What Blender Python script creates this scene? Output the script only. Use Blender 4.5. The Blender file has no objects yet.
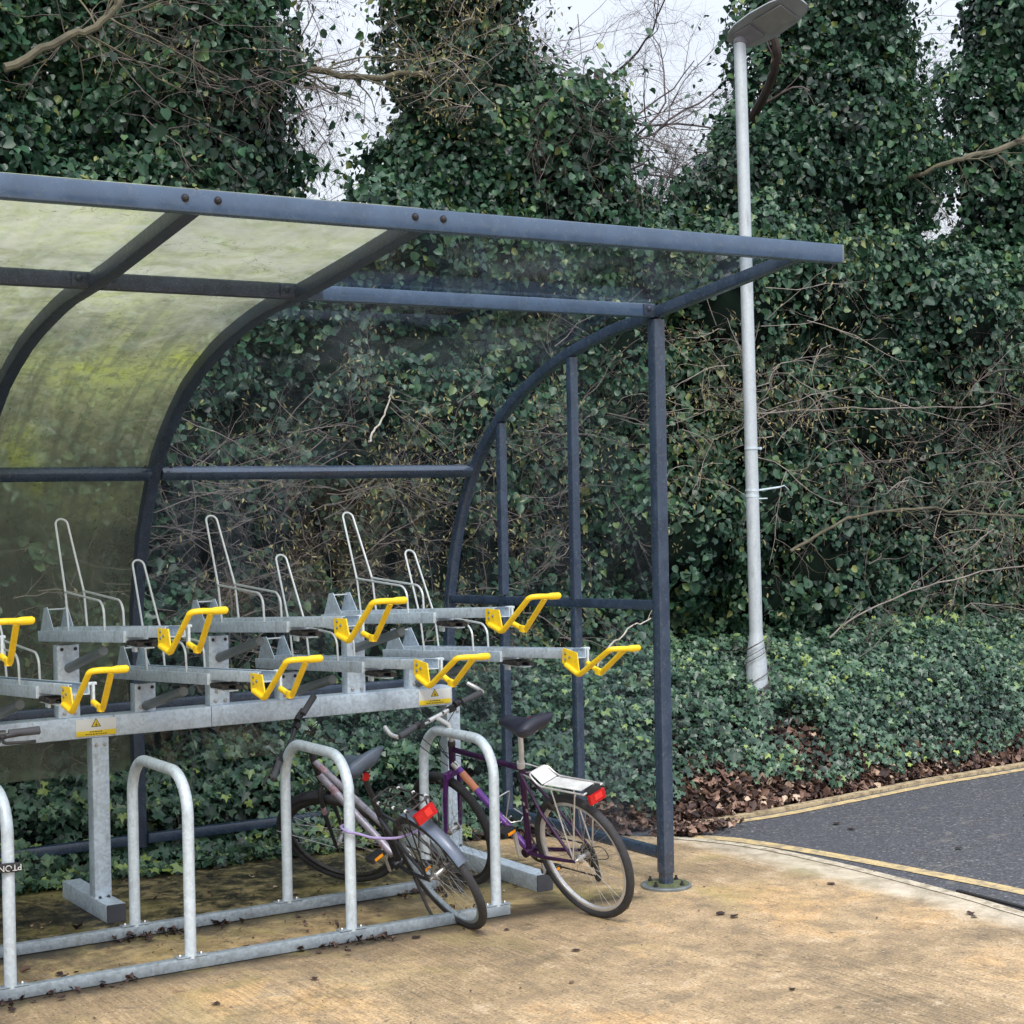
import bpy, math, random
import numpy as np
from mathutils import Vector, Matrix
rng = np.random.default_rng(7); random.seed(7)
C = bpy.context.scene.collection
PI = math.pi

# ---------------------------------------------------------------- materials
def new_mat(name):
    m = bpy.data.materials.new(name); m.use_nodes = True
    nt = m.node_tree; nt.nodes.clear()
    out = nt.nodes.new('ShaderNodeOutputMaterial')
    return m, nt, out
def nd(nt, typ, **kw):
    n = nt.nodes.new(typ)
    for k, v in kw.items():
        if k in ('operation', 'blend_type', 'data_type', 'attribute_name', 'feature', 'distance', 'noise_dimensions', 'wave_type', 'bands_direction', 'noise_type', 'clamp'):
            setattr(n, k, v)
        else:
            n.inputs[k.replace('_', ' ')].default_value = v
    return n
def ramp(nt, fac, stops):
    r = nt.nodes.new('ShaderNodeValToRGB')
    while len(r.color_ramp.elements) > 1: r.color_ramp.elements.remove(r.color_ramp.elements[-1])
    r.color_ramp.elements[0].position = stops[0][0]; r.color_ramp.elements[0].color = (*stops[0][1], 1)
    for p, c in stops[1:]:
        e = r.color_ramp.elements.new(p); e.color = (*c, 1)
    nt.links.new(fac, r.inputs[0]); return r.outputs[0]
def g(v): return (v, v, v)
def mapping(nt, scale=(1, 1, 1), rot=(0, 0, 0), coord='Object'):
    tc = nt.nodes.new('ShaderNodeTexCoord'); mp = nt.nodes.new('ShaderNodeMapping')
    mp.inputs['Scale'].default_value = scale; mp.inputs['Rotation'].default_value = rot
    nt.links.new(tc.outputs[coord], mp.inputs[0]); return mp.outputs[0]
def noise(nt, vec, scale, detail=4, rough=.55, dist=0):
    n = nt.nodes.new('ShaderNodeTexNoise'); n.inputs['Scale'].default_value = scale; n.inputs['Detail'].default_value = detail
    n.inputs['Roughness'].default_value = rough; n.inputs['Distortion'].default_value = dist
    nt.links.new(vec, n.inputs['Vector']); return n.outputs['Fac']
def mixc(nt, fac, a, b, mode='MIX'):
    m = nt.nodes.new('ShaderNodeMix'); m.data_type = 'RGBA'; m.blend_type = mode
    for s, v in ((0, fac), (6, a), (7, b)):
        if hasattr(v, 'is_linked') or hasattr(v, 'links'): nt.links.new(v, m.inputs[s])
        else: m.inputs[s].default_value = v if s == 0 else (*v, 1)
    return m.outputs[2]
def math_(nt, op, a, b=None, clamp=False):
    m = nt.nodes.new('ShaderNodeMath'); m.operation = op; m.use_clamp = clamp
    for i, v in enumerate((a, b)):
        if v is None: continue
        if hasattr(v, 'links'): nt.links.new(v, m.inputs[i])
        else: m.inputs[i].default_value = v
    return m.outputs[0]
def bump(nt, h, strength=.2, dist=.01):
    b = nt.nodes.new('ShaderNodeBump'); b.inputs['Strength'].default_value = strength; b.inputs['Distance'].default_value = dist
    nt.links.new(h, b.inputs['Height']); return b.outputs[0]
def bsdf(nt, out, color, rough=.5, metal=0, spec=.5, normal=None):
    p = nt.nodes.new('ShaderNodeBsdfPrincipled')
    for k, v in (('Base Color', color), ('Roughness', rough), ('Metallic', metal), ('Specular IOR Level', spec), ('Normal', normal)):
        if v is None: continue
        if hasattr(v, 'links'): nt.links.new(v, p.inputs[k])
        else: p.inputs[k].default_value = (*v, 1) if isinstance(v, tuple) else v
    if out is not None: nt.links.new(p.outputs[0], out.inputs[0])
    return p
def painted(name, col, rough=.4, metal=0, var=.25, scale=14, dirt=None, spec=.5):
    m, nt, out = new_mat(name); v = mapping(nt)
    n1 = noise(nt, v, scale, 5, .6); n2 = noise(nt, v, scale * 6, 3)
    dark = tuple(c * (1 - var) for c in col); lite = tuple(min(1, c * (1 + var)) for c in col)
    c = ramp(nt, n1, [(.3, dark), (.7, lite)])
    if dirt:
        f = ramp(nt, n2, [(.56, g(0)), (.72, g(.6))]); c = mixc(nt, f, c, dirt)
    r = ramp(nt, n1, [(.3, g(max(.05, rough - .08))), (.7, g(min(1, rough + .12)))])
    bsdf(nt, out, c, r, metal, spec, bump(nt, n2, .06, .002)); return m
def galvanised(name, base=(.53, .62, .71), var=.24):
    m, nt, out = new_mat(name); v = mapping(nt)
    vo = nt.nodes.new('ShaderNodeTexVoronoi'); vo.inputs['Scale'].default_value = 70; nt.links.new(v, vo.inputs['Vector'])
    sep = nt.nodes.new('ShaderNodeSeparateColor'); nt.links.new(vo.outputs['Color'], sep.inputs[0])
    n1 = noise(nt, v, 5, 6, .65, .6)
    mx = math_(nt, 'ADD', math_(nt, 'MULTIPLY', sep.outputs[0], .35), math_(nt, 'MULTIPLY', n1, .75))
    c = ramp(nt, mx, [(.25, tuple(x * (1 - var) for x in base)), (.55, base), (.85, tuple(min(1, x * (1 + var)) for x in base))])
    n3 = noise(nt, mapping(nt, (9, 9, 2.2)), 2.2, 5, .7)
    c = mixc(nt, ramp(nt, n3, [(.55, g(0)), (.75, g(.55))]), c, (.17, .18, .16))
    bsdf(nt, out, c, ramp(nt, mx, [(.2, g(.38)), (.9, g(.6))]), .25, .5, bump(nt, n1, .05, .002)); return m

M = {}
M['navy'] = painted('navy_powder_coat', (.030, .050, .088), .25, 0, .22, 9, (.10, .12, .14), .85)
M['navy_lit'] = painted('navy_beam_coat', (.050, .091, .162), .24, 0, .18, 9, (.10, .13, .17), .85)  # same navy coat, lightened to carry sky light on beam and purlin
M['navy_dusty'] = painted('navy_powder_coat_dusty', (.028, .042, .072), .42, 0, .35, 22, (.16, .18, .19))
M['galv'] = galvanised('galvanised_steel')
M['galv_light'] = galvanised('galvanised_tube', (.58, .67, .74), .15)
M['galv_dull'] = galvanised('galvanised_dull', (.27, .32, .36), .28)
M['wire'] = painted('galvanised_wire', (.55, .58, .58), .4, .3, .1, 20)
M['yellow'] = painted('yellow_paint', (.86, .60, .014), .38, 0, .14, 18, (.42, .30, .06))
M['label_white'] = painted('label_white', (.72, .73, .70), .5, 0, .05)
M['label_yellow'] = painted('label_yellow', (.80, .58, .02), .5, 0, .05)
M['black'] = painted('black_plastic', (.016, .017, .020), .45, 0, .3)
M['rubber'] = painted('tyre_rubber', (.030, .031, .036), .75, 0, .4, 20, (.09, .085, .075))
M['grip'] = painted('grip_rubber', (.055, .058, .07), .7, 0, .2)
M['strut'] = painted('strut_dark_grey', (.17, .195, .205), .4, .2, .25)
M['steel'] = painted('bright_steel', (.50, .50, .50), .3, .8, .15)
M['dark_steel'] = painted('dark_oily_steel', (.06, .058, .058), .45, .6, .4, 30, (.10, .06, .03))
M['alu'] = painted('aluminium', (.62, .62, .62), .35, .5, .12)
M['purple'] = painted('purple_frame_paint', (.085, .018, .15), .28, .1, .3, 12)
M['purple_bright'] = painted('bright_purple_paint', (.15, .045, .30), .3, .1, .2, 12)
M['plum'] = painted('dark_plum_paint', (.04, .010, .055), .3, .1, .3, 12)
M['orange'] = painted('orange_decal', (.62, .24, .13), .4, 0, .15)
M['pinkgrey'] = painted('silver_pink_paint', (.36, .34, .40), .3, .35, .25, 18, (.16, .12, .15))
M['pink'] = painted('pink_decal', (.38, .25, .30), .4, 0, .5, 60)
M['bikeblack'] = painted('black_frame_paint', (.030, .030, .036), .3, .1, .3)
M['fender'] = painted('blue_grey_mudguard', (.12, .15, .21), .35, .1, .15)
M['saddle_grey'] = painted('grey_blue_saddle', (.075, .10, .14), .5, 0, .2)
M['saddle_black'] = painted('black_saddle', (.014, .017, .034), .5, 0, .3, 16)
M['red'] = painted('red_reflector', (.46, .010, .012), .18, 0, .15, 60)
M['redlight'] = painted('red_reflector_facet', (.72, .04, .03), .12, 0, .1, 60)
M['white'] = painted('white_plastic', (.60, .61, .61), .45, 0, .16, 14, (.36, .36, .34))
M['amber'] = painted('amber_reflector', (.85, .30, .01), .3)
M['lilac'] = painted('lilac_cable', (.34, .28, .52), .3, 0, .15)
M['lamp_grey'] = painted('lantern_grey', (.27, .30, .33), .5, .1, .15, 6)
M['lamp_dark'] = painted('lantern_underside', (.22, .22, .26), .5, 0, .2, 8)
M['lamp_lens'] = painted('lantern_lens', (.25, .26, .27), .2, 0, .1, 8)
M['pole'] = galvanised('lamp_column_steel', (.50, .56, .60), .10)
M['twig'] = painted('twig_bark', (.125, .102, .096), .8, 0, .45, 9)
M['twig_pale'] = painted('pale_twig_bark', (.235, .205, .185), .8, 0, .4, 9)
M['twig_dark'] = painted('dark_twig_bark', (.075, .06, .06), .8, 0, .4, 5)
M['moss_bark'] = painted('mossy_bark', (.115, .105, .072), .9, 0, .5, 7, (.09, .105, .04))
M['bark'] = painted('dark_bark', (.050, .038, .034), .9, 0, .5, 6)
M['dead'] = painted('bleached_wood', (.58, .52, .44), .8, 0, .3, 9)

def leaf_mat(name, stops, rough=.42, spec=.5, transl=.15, patch=None):
    m, nt, out = new_mat(name)
    at = nt.nodes.new('ShaderNodeAttribute'); at.attribute_name = 'tint'
    v = mapping(nt)
    n = noise(nt, v, 1.1, 3); n2 = noise(nt, v, 45, 2)
    f = math_(nt, 'ADD', at.outputs['Fac'], math_(nt, 'MULTIPLY', math_(nt, 'SUBTRACT', n, .5), .55))
    f = math_(nt, 'ADD', f, math_(nt, 'MULTIPLY', math_(nt, 'SUBTRACT', n2, .5), .25), True)
    c = ramp(nt, f, stops)
    p = bsdf(nt, None, c, rough, 0, spec)
    tr = nt.nodes.new('ShaderNodeBsdfTranslucent'); nt.links.new(c, tr.inputs[0])
    mx = nt.nodes.new('ShaderNodeMixShader'); mx.inputs[0].default_value = transl
    nt.links.new(p.outputs[0], mx.inputs[1]); nt.links.new(tr.outputs[0], mx.inputs[2]); nt.links.new(mx.outputs[0], out.inputs[0])
    return m
M['ivy_bank'] = leaf_mat('ivy_leaf_bank', [(0, (.006, .019, .013)), (.32, (.024, .064, .042)), (.60, (.062, .138, .084)), (.84, (.120, .215, .110)), (1, (.32, .42, .10))], .40, .6, .10)
M['ivy_tree'] = leaf_mat('ivy_leaf_tree', [(0, (.005, .017, .014)), (.35, (.018, .060, .036)), (.65, (.040, .115, .055)), (.88, (.095, .18, .055)), (1, (.22, .27, .08))], .42, .5, .12)
M['ivy_hedge'] = leaf_mat('ivy_leaf_thicket', [(0, (.006, .018, .015)), (.35, (.024, .070, .046)), (.65, (.050, .125, .065)), (.86, (.11, .18, .06)), (1, (.25, .28, .10))], .42, .5, .12)
M['litter'] = leaf_mat('dead_leaf_litter', [(0, (.030, .018, .018)), (.30, (.080, .048, .040)), (.55, (.18, .105, .080)), (.80, (.36, .23, .17)), (1, (.62, .48, .36))], .6, .4, .1)
M['ochre'] = leaf_mat('dry_ochre_leaf', [(0, (.09, .08, .035)), (.5, (.21, .19, .085)), (1, (.42, .38, .20))], .7, .3, .2)
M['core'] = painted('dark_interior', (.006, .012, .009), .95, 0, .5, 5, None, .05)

def mat_concrete():
    m, nt, out = new_mat('amber_brushed_concrete'); v = mapping(nt)
    big = noise(nt, v, .9, 9, .70, .4); mid = noise(nt, v, 4.5, 10, .76, .3); fine = noise(nt, v, 85, 6, .8)
    st = noise(nt, mapping(nt, (26, 1.2, 1), (0, 0, .06)), 2.2, 6, .7)
    c = ramp(nt, big, [(.28, (.14, .11, .075)), (.40, (.31, .225, .13)), (.51, (.45, .325, .19)), (.61, (.56, .365, .18)), (.78, (.55, .44, .30))])
    c = mixc(nt, ramp(nt, mid, [(.36, g(.75)), (.54, g(0))]), c, (.185, .145, .10))
    c = mixc(nt, ramp(nt, mid, [(.55, g(0)), (.72, g(.6))]), c, (.70, .58, .43))
    c = mixc(nt, ramp(nt, noise(nt, v, .6, 3), [(.38, g(.5)), (.58, g(.12))]), c, ramp(nt, st, [(.36, g(.22)), (.64, g(.80))]), 'OVERLAY')
    c = mixc(nt, .62, c, ramp(nt, fine, [(.33, g(.06)), (.5, g(.5)), (.67, g(.94))]), 'OVERLAY')
    # dark blotches and cracks
    pv = nt.nodes.new('ShaderNodeTexVoronoi'); pv.inputs['Scale'].default_value = 55; nt.links.new(v, pv.inputs['Vector'])
    ps = nt.nodes.new('ShaderNodeSeparateColor'); nt.links.new(pv.outputs['Color'], ps.inputs[0])
    c = mixc(nt, math_(nt, 'MULTIPLY', ramp(nt, ps.outputs[0], [(.80, g(0)), (.86, g(.6))]), ramp(nt, pv.outputs['Distance'], [(.25, g(1)), (.5, g(0))])), c, (.10, .075, .05))
    c = mixc(nt, math_(nt, 'MULTIPLY', ramp(nt, ps.outputs[1], [(.88, g(0)), (.92, g(.4))]), ramp(nt, pv.outputs['Distance'], [(.2, g(1)), (.4, g(0))])), c, (.74, .66, .52))
    d = noise(nt, v, 11, 3, .5, .2)
    c = mixc(nt, ramp(nt, d, [(.66, g(0)), (.74, g(.7))]), c, (.10, .075, .05))
    vc = nt.nodes.new('ShaderNodeTexVoronoi'); vc.feature = 'DISTANCE_TO_EDGE'; vc.inputs['Scale'].default_value = 1.0
    wv = nt.nodes.new('ShaderNodeVectorMath'); wv.operation = 'ADD'
    nn = nt.nodes.new('ShaderNodeTexNoise'); nn.inputs['Scale'].default_value = 2.5; nn.inputs['Detail'].default_value = 5; nt.links.new(v, nn.inputs['Vector'])
    nt.links.new(v, wv.inputs[0]); nt.links.new(nn.outputs['Color'], wv.inputs[1]); nt.links.new(wv.outputs[0], vc.inputs['Vector'])
    cr = math_(nt, 'MULTIPLY', ramp(nt, vc.outputs[0], [(0, g(1)), (.012, g(0))]), ramp(nt, big, [(.48, g(0)), (.6, g(.55))]))
    c = mixc(nt, cr, c, (.13, .09, .05))
    # damp mossy strip below the racks
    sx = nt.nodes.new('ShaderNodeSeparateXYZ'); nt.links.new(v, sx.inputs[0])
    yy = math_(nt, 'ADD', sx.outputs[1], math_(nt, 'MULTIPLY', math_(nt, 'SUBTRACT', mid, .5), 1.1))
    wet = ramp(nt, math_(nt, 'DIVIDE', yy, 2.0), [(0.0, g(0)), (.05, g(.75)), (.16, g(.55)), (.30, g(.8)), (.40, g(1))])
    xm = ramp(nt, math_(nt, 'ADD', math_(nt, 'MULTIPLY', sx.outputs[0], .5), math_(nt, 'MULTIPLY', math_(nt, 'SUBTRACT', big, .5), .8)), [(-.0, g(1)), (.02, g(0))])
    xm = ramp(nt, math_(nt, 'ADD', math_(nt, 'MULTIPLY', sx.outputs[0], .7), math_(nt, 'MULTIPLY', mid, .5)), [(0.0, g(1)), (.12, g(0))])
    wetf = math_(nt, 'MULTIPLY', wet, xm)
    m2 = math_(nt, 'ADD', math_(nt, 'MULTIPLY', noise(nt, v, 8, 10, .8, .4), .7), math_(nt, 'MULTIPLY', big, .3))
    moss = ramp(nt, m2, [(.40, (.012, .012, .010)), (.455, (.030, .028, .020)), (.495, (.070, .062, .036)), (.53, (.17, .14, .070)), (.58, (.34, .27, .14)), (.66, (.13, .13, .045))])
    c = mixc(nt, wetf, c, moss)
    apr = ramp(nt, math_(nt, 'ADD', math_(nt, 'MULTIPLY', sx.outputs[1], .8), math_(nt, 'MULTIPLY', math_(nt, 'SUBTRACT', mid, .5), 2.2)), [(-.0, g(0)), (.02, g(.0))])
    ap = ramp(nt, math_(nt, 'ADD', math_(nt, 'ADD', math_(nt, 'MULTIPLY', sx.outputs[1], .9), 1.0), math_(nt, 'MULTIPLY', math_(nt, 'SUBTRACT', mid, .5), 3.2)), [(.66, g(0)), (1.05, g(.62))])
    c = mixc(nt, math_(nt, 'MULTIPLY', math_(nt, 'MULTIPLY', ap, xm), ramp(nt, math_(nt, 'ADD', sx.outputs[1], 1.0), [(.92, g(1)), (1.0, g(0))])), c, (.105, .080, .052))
    for yr in (.0, .698):  # wet black along each floor rail, with contact shade painted in
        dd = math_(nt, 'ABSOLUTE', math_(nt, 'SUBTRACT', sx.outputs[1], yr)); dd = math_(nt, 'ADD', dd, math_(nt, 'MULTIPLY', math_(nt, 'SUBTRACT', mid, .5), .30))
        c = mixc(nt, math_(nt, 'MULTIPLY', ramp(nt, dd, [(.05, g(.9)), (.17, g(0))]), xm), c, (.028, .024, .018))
    # greenish stain near end post
    gr = ramp(nt, noise(nt, v, 1.7, 5, .65, .4), [(.50, g(0)), (.68, g(.5))])
    xr = ramp(nt, math_(nt, 'MULTIPLY', math_(nt, 'ADD', sx.outputs[1], 1.3), .5), [(.0, g(0)), (.5, g(1))])
    c = mixc(nt, math_(nt, 'MULTIPLY', gr, xr), c, (.33, .29, .10))
    # pale worn edge strip along the road
    ed = ramp(nt, math_(nt, 'ADD', math_(nt, 'SUBTRACT', sx.outputs[0], .25), math_(nt, 'MULTIPLY', mid, .25)), [(.60, g(0)), (.78, g(.75))])
    c = mixc(nt, ed, c, ramp(nt, mid, [(.35, (.33, .29, .21)), (.6, (.66, .60, .49))]))
    r = math_(nt, 'SUBTRACT', ramp(nt, mid, [(.3, g(.55)), (.7, g(.9))]), math_(nt, 'MULTIPLY', wetf, .22))
    h = math_(nt, 'ADD', math_(nt, 'MULTIPLY', fine, .5), math_(nt, 'MULTIPLY', st, .6))
    bsdf(nt, out, c, r, 0, .35, bump(nt, h, .45, .006)); return m
def mat_asphalt():
    m, nt, out = new_mat('blue_grey_asphalt'); v = mapping(nt)
    vo = nt.nodes.new('ShaderNodeTexVoronoi'); vo.inputs['Scale'].default_value = 75; nt.links.new(v, vo.inputs['Vector'])
    sep = nt.nodes.new('ShaderNodeSeparateColor'); nt.links.new(vo.outputs['Color'], sep.inputs[0])
    n = noise(nt, v, 1.6, 6, .65, .3)
    c = ramp(nt, sep.outputs[0], [(0, (.046, .048, .054)), (.6, (.080, .083, .092)), (.95, (.125, .13, .143)), (.99, (.26, .255, .24))])
    c = mixc(nt, ramp(nt, n, [(.35, g(.55)), (.65, g(0))]), c, (.065, .070, .088))
    c = mixc(nt, ramp(nt, noise(nt, mapping(nt, (1, 3, 1)), 2.6, 6, .7, .8), [(.60, g(0)), (.72, g(.55))]), c, (.26, .24, .20))
    bsdf(nt, out, c, .78, 0, .4, bump(nt, vo.outputs['Distance'], .5, .006)); return m
def mat_line(name, col, bare):
    m, nt, out = new_mat(name); v = mapping(nt)
    n = noise(nt, v, 14, 6, .7); n2 = noise(nt, v, 80, 3)
    c = mixc(nt, ramp(nt, n, [(.44, g(0)), (.62, g(.85))]), col, bare)
    c = mixc(nt, .35, c, ramp(nt, n2, [(.3, g(.3)), (.7, g(.72))]), 'OVERLAY')
    bsdf(nt, out, c, .8, 0, .3, bump(nt, n2, .3, .003)); return m
def mat_soil():
    m, nt, out = new_mat('bank_soil'); v = mapping(nt); n = noise(nt, v, 6, 7, .7)
    bsdf(nt, out, ramp(nt, n, [(.3, (.012, .012, .008)), (.7, (.055, .038, .025))]), .95, 0, .2, bump(nt, n, .6, .03)); return m
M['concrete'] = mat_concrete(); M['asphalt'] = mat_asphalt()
M['yline'] = mat_line('worn_yellow_line', (.60, .46, .23), (.26, .22, .16))
M['kerbpaint'] = mat_line('pale_kerb', (.55, .49, .38), (.24, .20, .14))
M['kerbfar'] = mat_line('ochre_kerb', (.46, .37, .23), (.15, .115, .07))
M['soil'] = mat_soil()
M['slot'] = painted('drain_slot', (.010, .010, .011), .6)

def mat_clear():
    m, nt, out = new_mat('clear_polycarbonate'); v = mapping(nt)
    tr = nt.nodes.new('ShaderNodeBsdfTransparent'); tr.inputs[0].default_value = (.90, .94, .965, 1)
    gl = nt.nodes.new('ShaderNodeBsdfGlossy'); gl.inputs['Roughness'].default_value = .025
    fr = nt.nodes.new('ShaderNodeLayerWeight'); fr.inputs['Blend'].default_value = .5
    bn = bump(nt, noise(nt, v, 2.5, 2), .04, .03); nt.links.new(bn, gl.inputs['Normal'])
    mx = nt.nodes.new('ShaderNodeMixShader'); nt.links.new(math_(nt, 'ADD', math_(nt, 'MULTIPLY', math_(nt, 'POWER', fr.outputs['Facing'], 4.5), .75), .035, True), mx.inputs[0])
    nt.links.new(tr.outputs[0], mx.inputs[1]); nt.links.new(gl.outputs[0], mx.inputs[2])
    df = nt.nodes.new('ShaderNodeBsdfDiffuse'); df.inputs[0].default_value = (.50, .56, .66, 1)
    tl = nt.nodes.new('ShaderNodeBsdfTranslucent'); tl.inputs[0].default_value = (.50, .56, .66, 1)
    md = nt.nodes.new('ShaderNodeMixShader'); md.inputs[0].default_value = .5
    nt.links.new(df.outputs[0], md.inputs[1]); nt.links.new(tl.outputs[0], md.inputs[2])
    n = noise(nt, mapping(nt, (1, 1, 1)), 1.7, 6, .6, .6); sp = noise(nt, v, 120, 2)
    f = math_(nt, 'ADD', ramp(nt, n, [(.42, g(.006)), (.72, g(.07))]), ramp(nt, sp, [(.72, g(0)), (.79, g(.22))]))
    m2 = nt.nodes.new('ShaderNodeMixShader'); nt.links.new(f, m2.inputs[0]); nt.links.new(mx.outputs[0], m2.inputs[1]); nt.links.new(md.outputs[0], m2.inputs[2])
    nt.links.new(m2.outputs[0], out.inputs[0]); return m
def mat_algae():
    m, nt, out = new_mat('algae_stained_polycarbonate'); v = mapping(nt)
    sx = nt.nodes.new('ShaderNodeSeparateXYZ'); nt.links.new(v, sx.inputs[0])
    big = noise(nt, mapping(nt, (1, 1, .8)), 1.3, 6, .6, .5); mid = noise(nt, v, 5, 6, .65, .8)
    streak = noise(nt, mapping(nt, (9, 1, .7)), 1.6, 5, .6, .3)
    c = ramp(nt, big, [(.30, (.27, .30, .24)), (.48, (.34, .36, .20)), (.60, (.38, .42, .18)), (.68, (.46, .53, .10)), (.76, (.38, .42, .20))])
    mot = noise(nt, v, 16, 8, .75, .6); c = mixc(nt, ramp(nt, mot, [(.42, g(.75)), (.52, g(0))]), c, (.20, .23, .13)); c = mixc(nt, ramp(nt, mot, [(.56, g(0)), (.70, g(.35))]), c, (.62, .66, .52))
    spk = noise(nt, v, 38, 2, .5); c = mixc(nt, ramp(nt, spk, [(.70, g(0)), (.73, g(.8))]), c, (.05, .06, .04)); c = mixc(nt, ramp(nt, streak, [(.50, g(0)), (.62, g(.6))]), c, (.15, .17, .11))
    # paler towards the roof, darker lower wall
    hz = ramp(nt, math_(nt, 'ADD', math_(nt, 'MULTIPLY', sx.outputs[2], .28), math_(nt, 'MULTIPLY', math_(nt, 'SUBTRACT', mid, .5), .12)), [(.80, g(0)), (.88, g(.65))])
    c = mixc(nt, hz, c, ramp(nt, mid, [(.35, (.56, .62, .40)), (.6, (.74, .77, .66))]))
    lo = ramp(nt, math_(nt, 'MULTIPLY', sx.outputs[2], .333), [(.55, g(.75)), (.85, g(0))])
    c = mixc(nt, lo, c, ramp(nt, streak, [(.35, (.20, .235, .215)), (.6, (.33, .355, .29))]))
    # snail tracks: thin dark wandering lines in patches
    wn = nt.nodes.new('ShaderNodeTexNoise'); wn.inputs['Scale'].default_value = 7; wn.inputs['Detail'].default_value = 3; wn.inputs['Distortion'].default_value = 1.6
    nt.links.new(v, wn.inputs['Vector'])
    ln = ramp(nt, wn.outputs['Fac'], [(.488, g(0)), (.5, g(1)), (.512, g(0))])
    msk = ramp(nt, noise(nt, v, 3.1, 3), [(.52, g(0)), (.60, g(.75))])
    lnf = math_(nt, 'MULTIPLY', ln, msk)
    c = mixc(nt, lnf, c, (.05, .06, .03))
    df = nt.nodes.new('ShaderNodeBsdfDiffuse'); nt.links.new(c, df.inputs[0])
    tl = nt.nodes.new('ShaderNodeBsdfTranslucent'); nt.links.new(c, tl.inputs[0])
    md = nt.nodes.new('ShaderNodeMixShader'); md.inputs[0].default_value = .62
    nt.links.new(df.outputs[0], md.inputs[1]); nt.links.new(tl.outputs[0], md.inputs[2])
    tr = nt.nodes.new('ShaderNodeBsdfTransparent'); tr.inputs[0].default_value = (.84, .87, .80, 1)
    op = math_(nt, 'ADD', ramp(nt, big, [(.3, g(.52)), (.6, g(.82))]), math_(nt, 'MULTIPLY', lnf, .3), True)
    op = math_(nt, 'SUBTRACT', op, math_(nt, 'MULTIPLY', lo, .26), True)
    mx = nt.nodes.new('ShaderNodeMixShader'); nt.links.new(op, mx.inputs[0]); nt.links.new(tr.outputs[0], mx.inputs[1]); nt.links.new(md.outputs[0], mx.inputs[2])
    gl = nt.nodes.new('ShaderNodeBsdfGlossy'); gl.inputs['Roughness'].default_value = .25
    fr = nt.nodes.new('ShaderNodeLayerWeight'); fr.inputs['Blend'].default_value = .5
    m3 = nt.nodes.new('ShaderNodeMixShader'); nt.links.new(math_(nt, 'ADD', math_(nt, 'MULTIPLY', math_(nt, 'POWER', fr.outputs['Facing'], 4.5), .4), .02), m3.inputs[0]); nt.links.new(mx.outputs[0], m3.inputs[1]); nt.links.new(gl.outputs[0], m3.inputs[2])
    nt.links.new(m3.outputs[0], out.inputs[0]); return m
M['clear'] = mat_clear(); M['algae'] = mat_algae()

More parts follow.
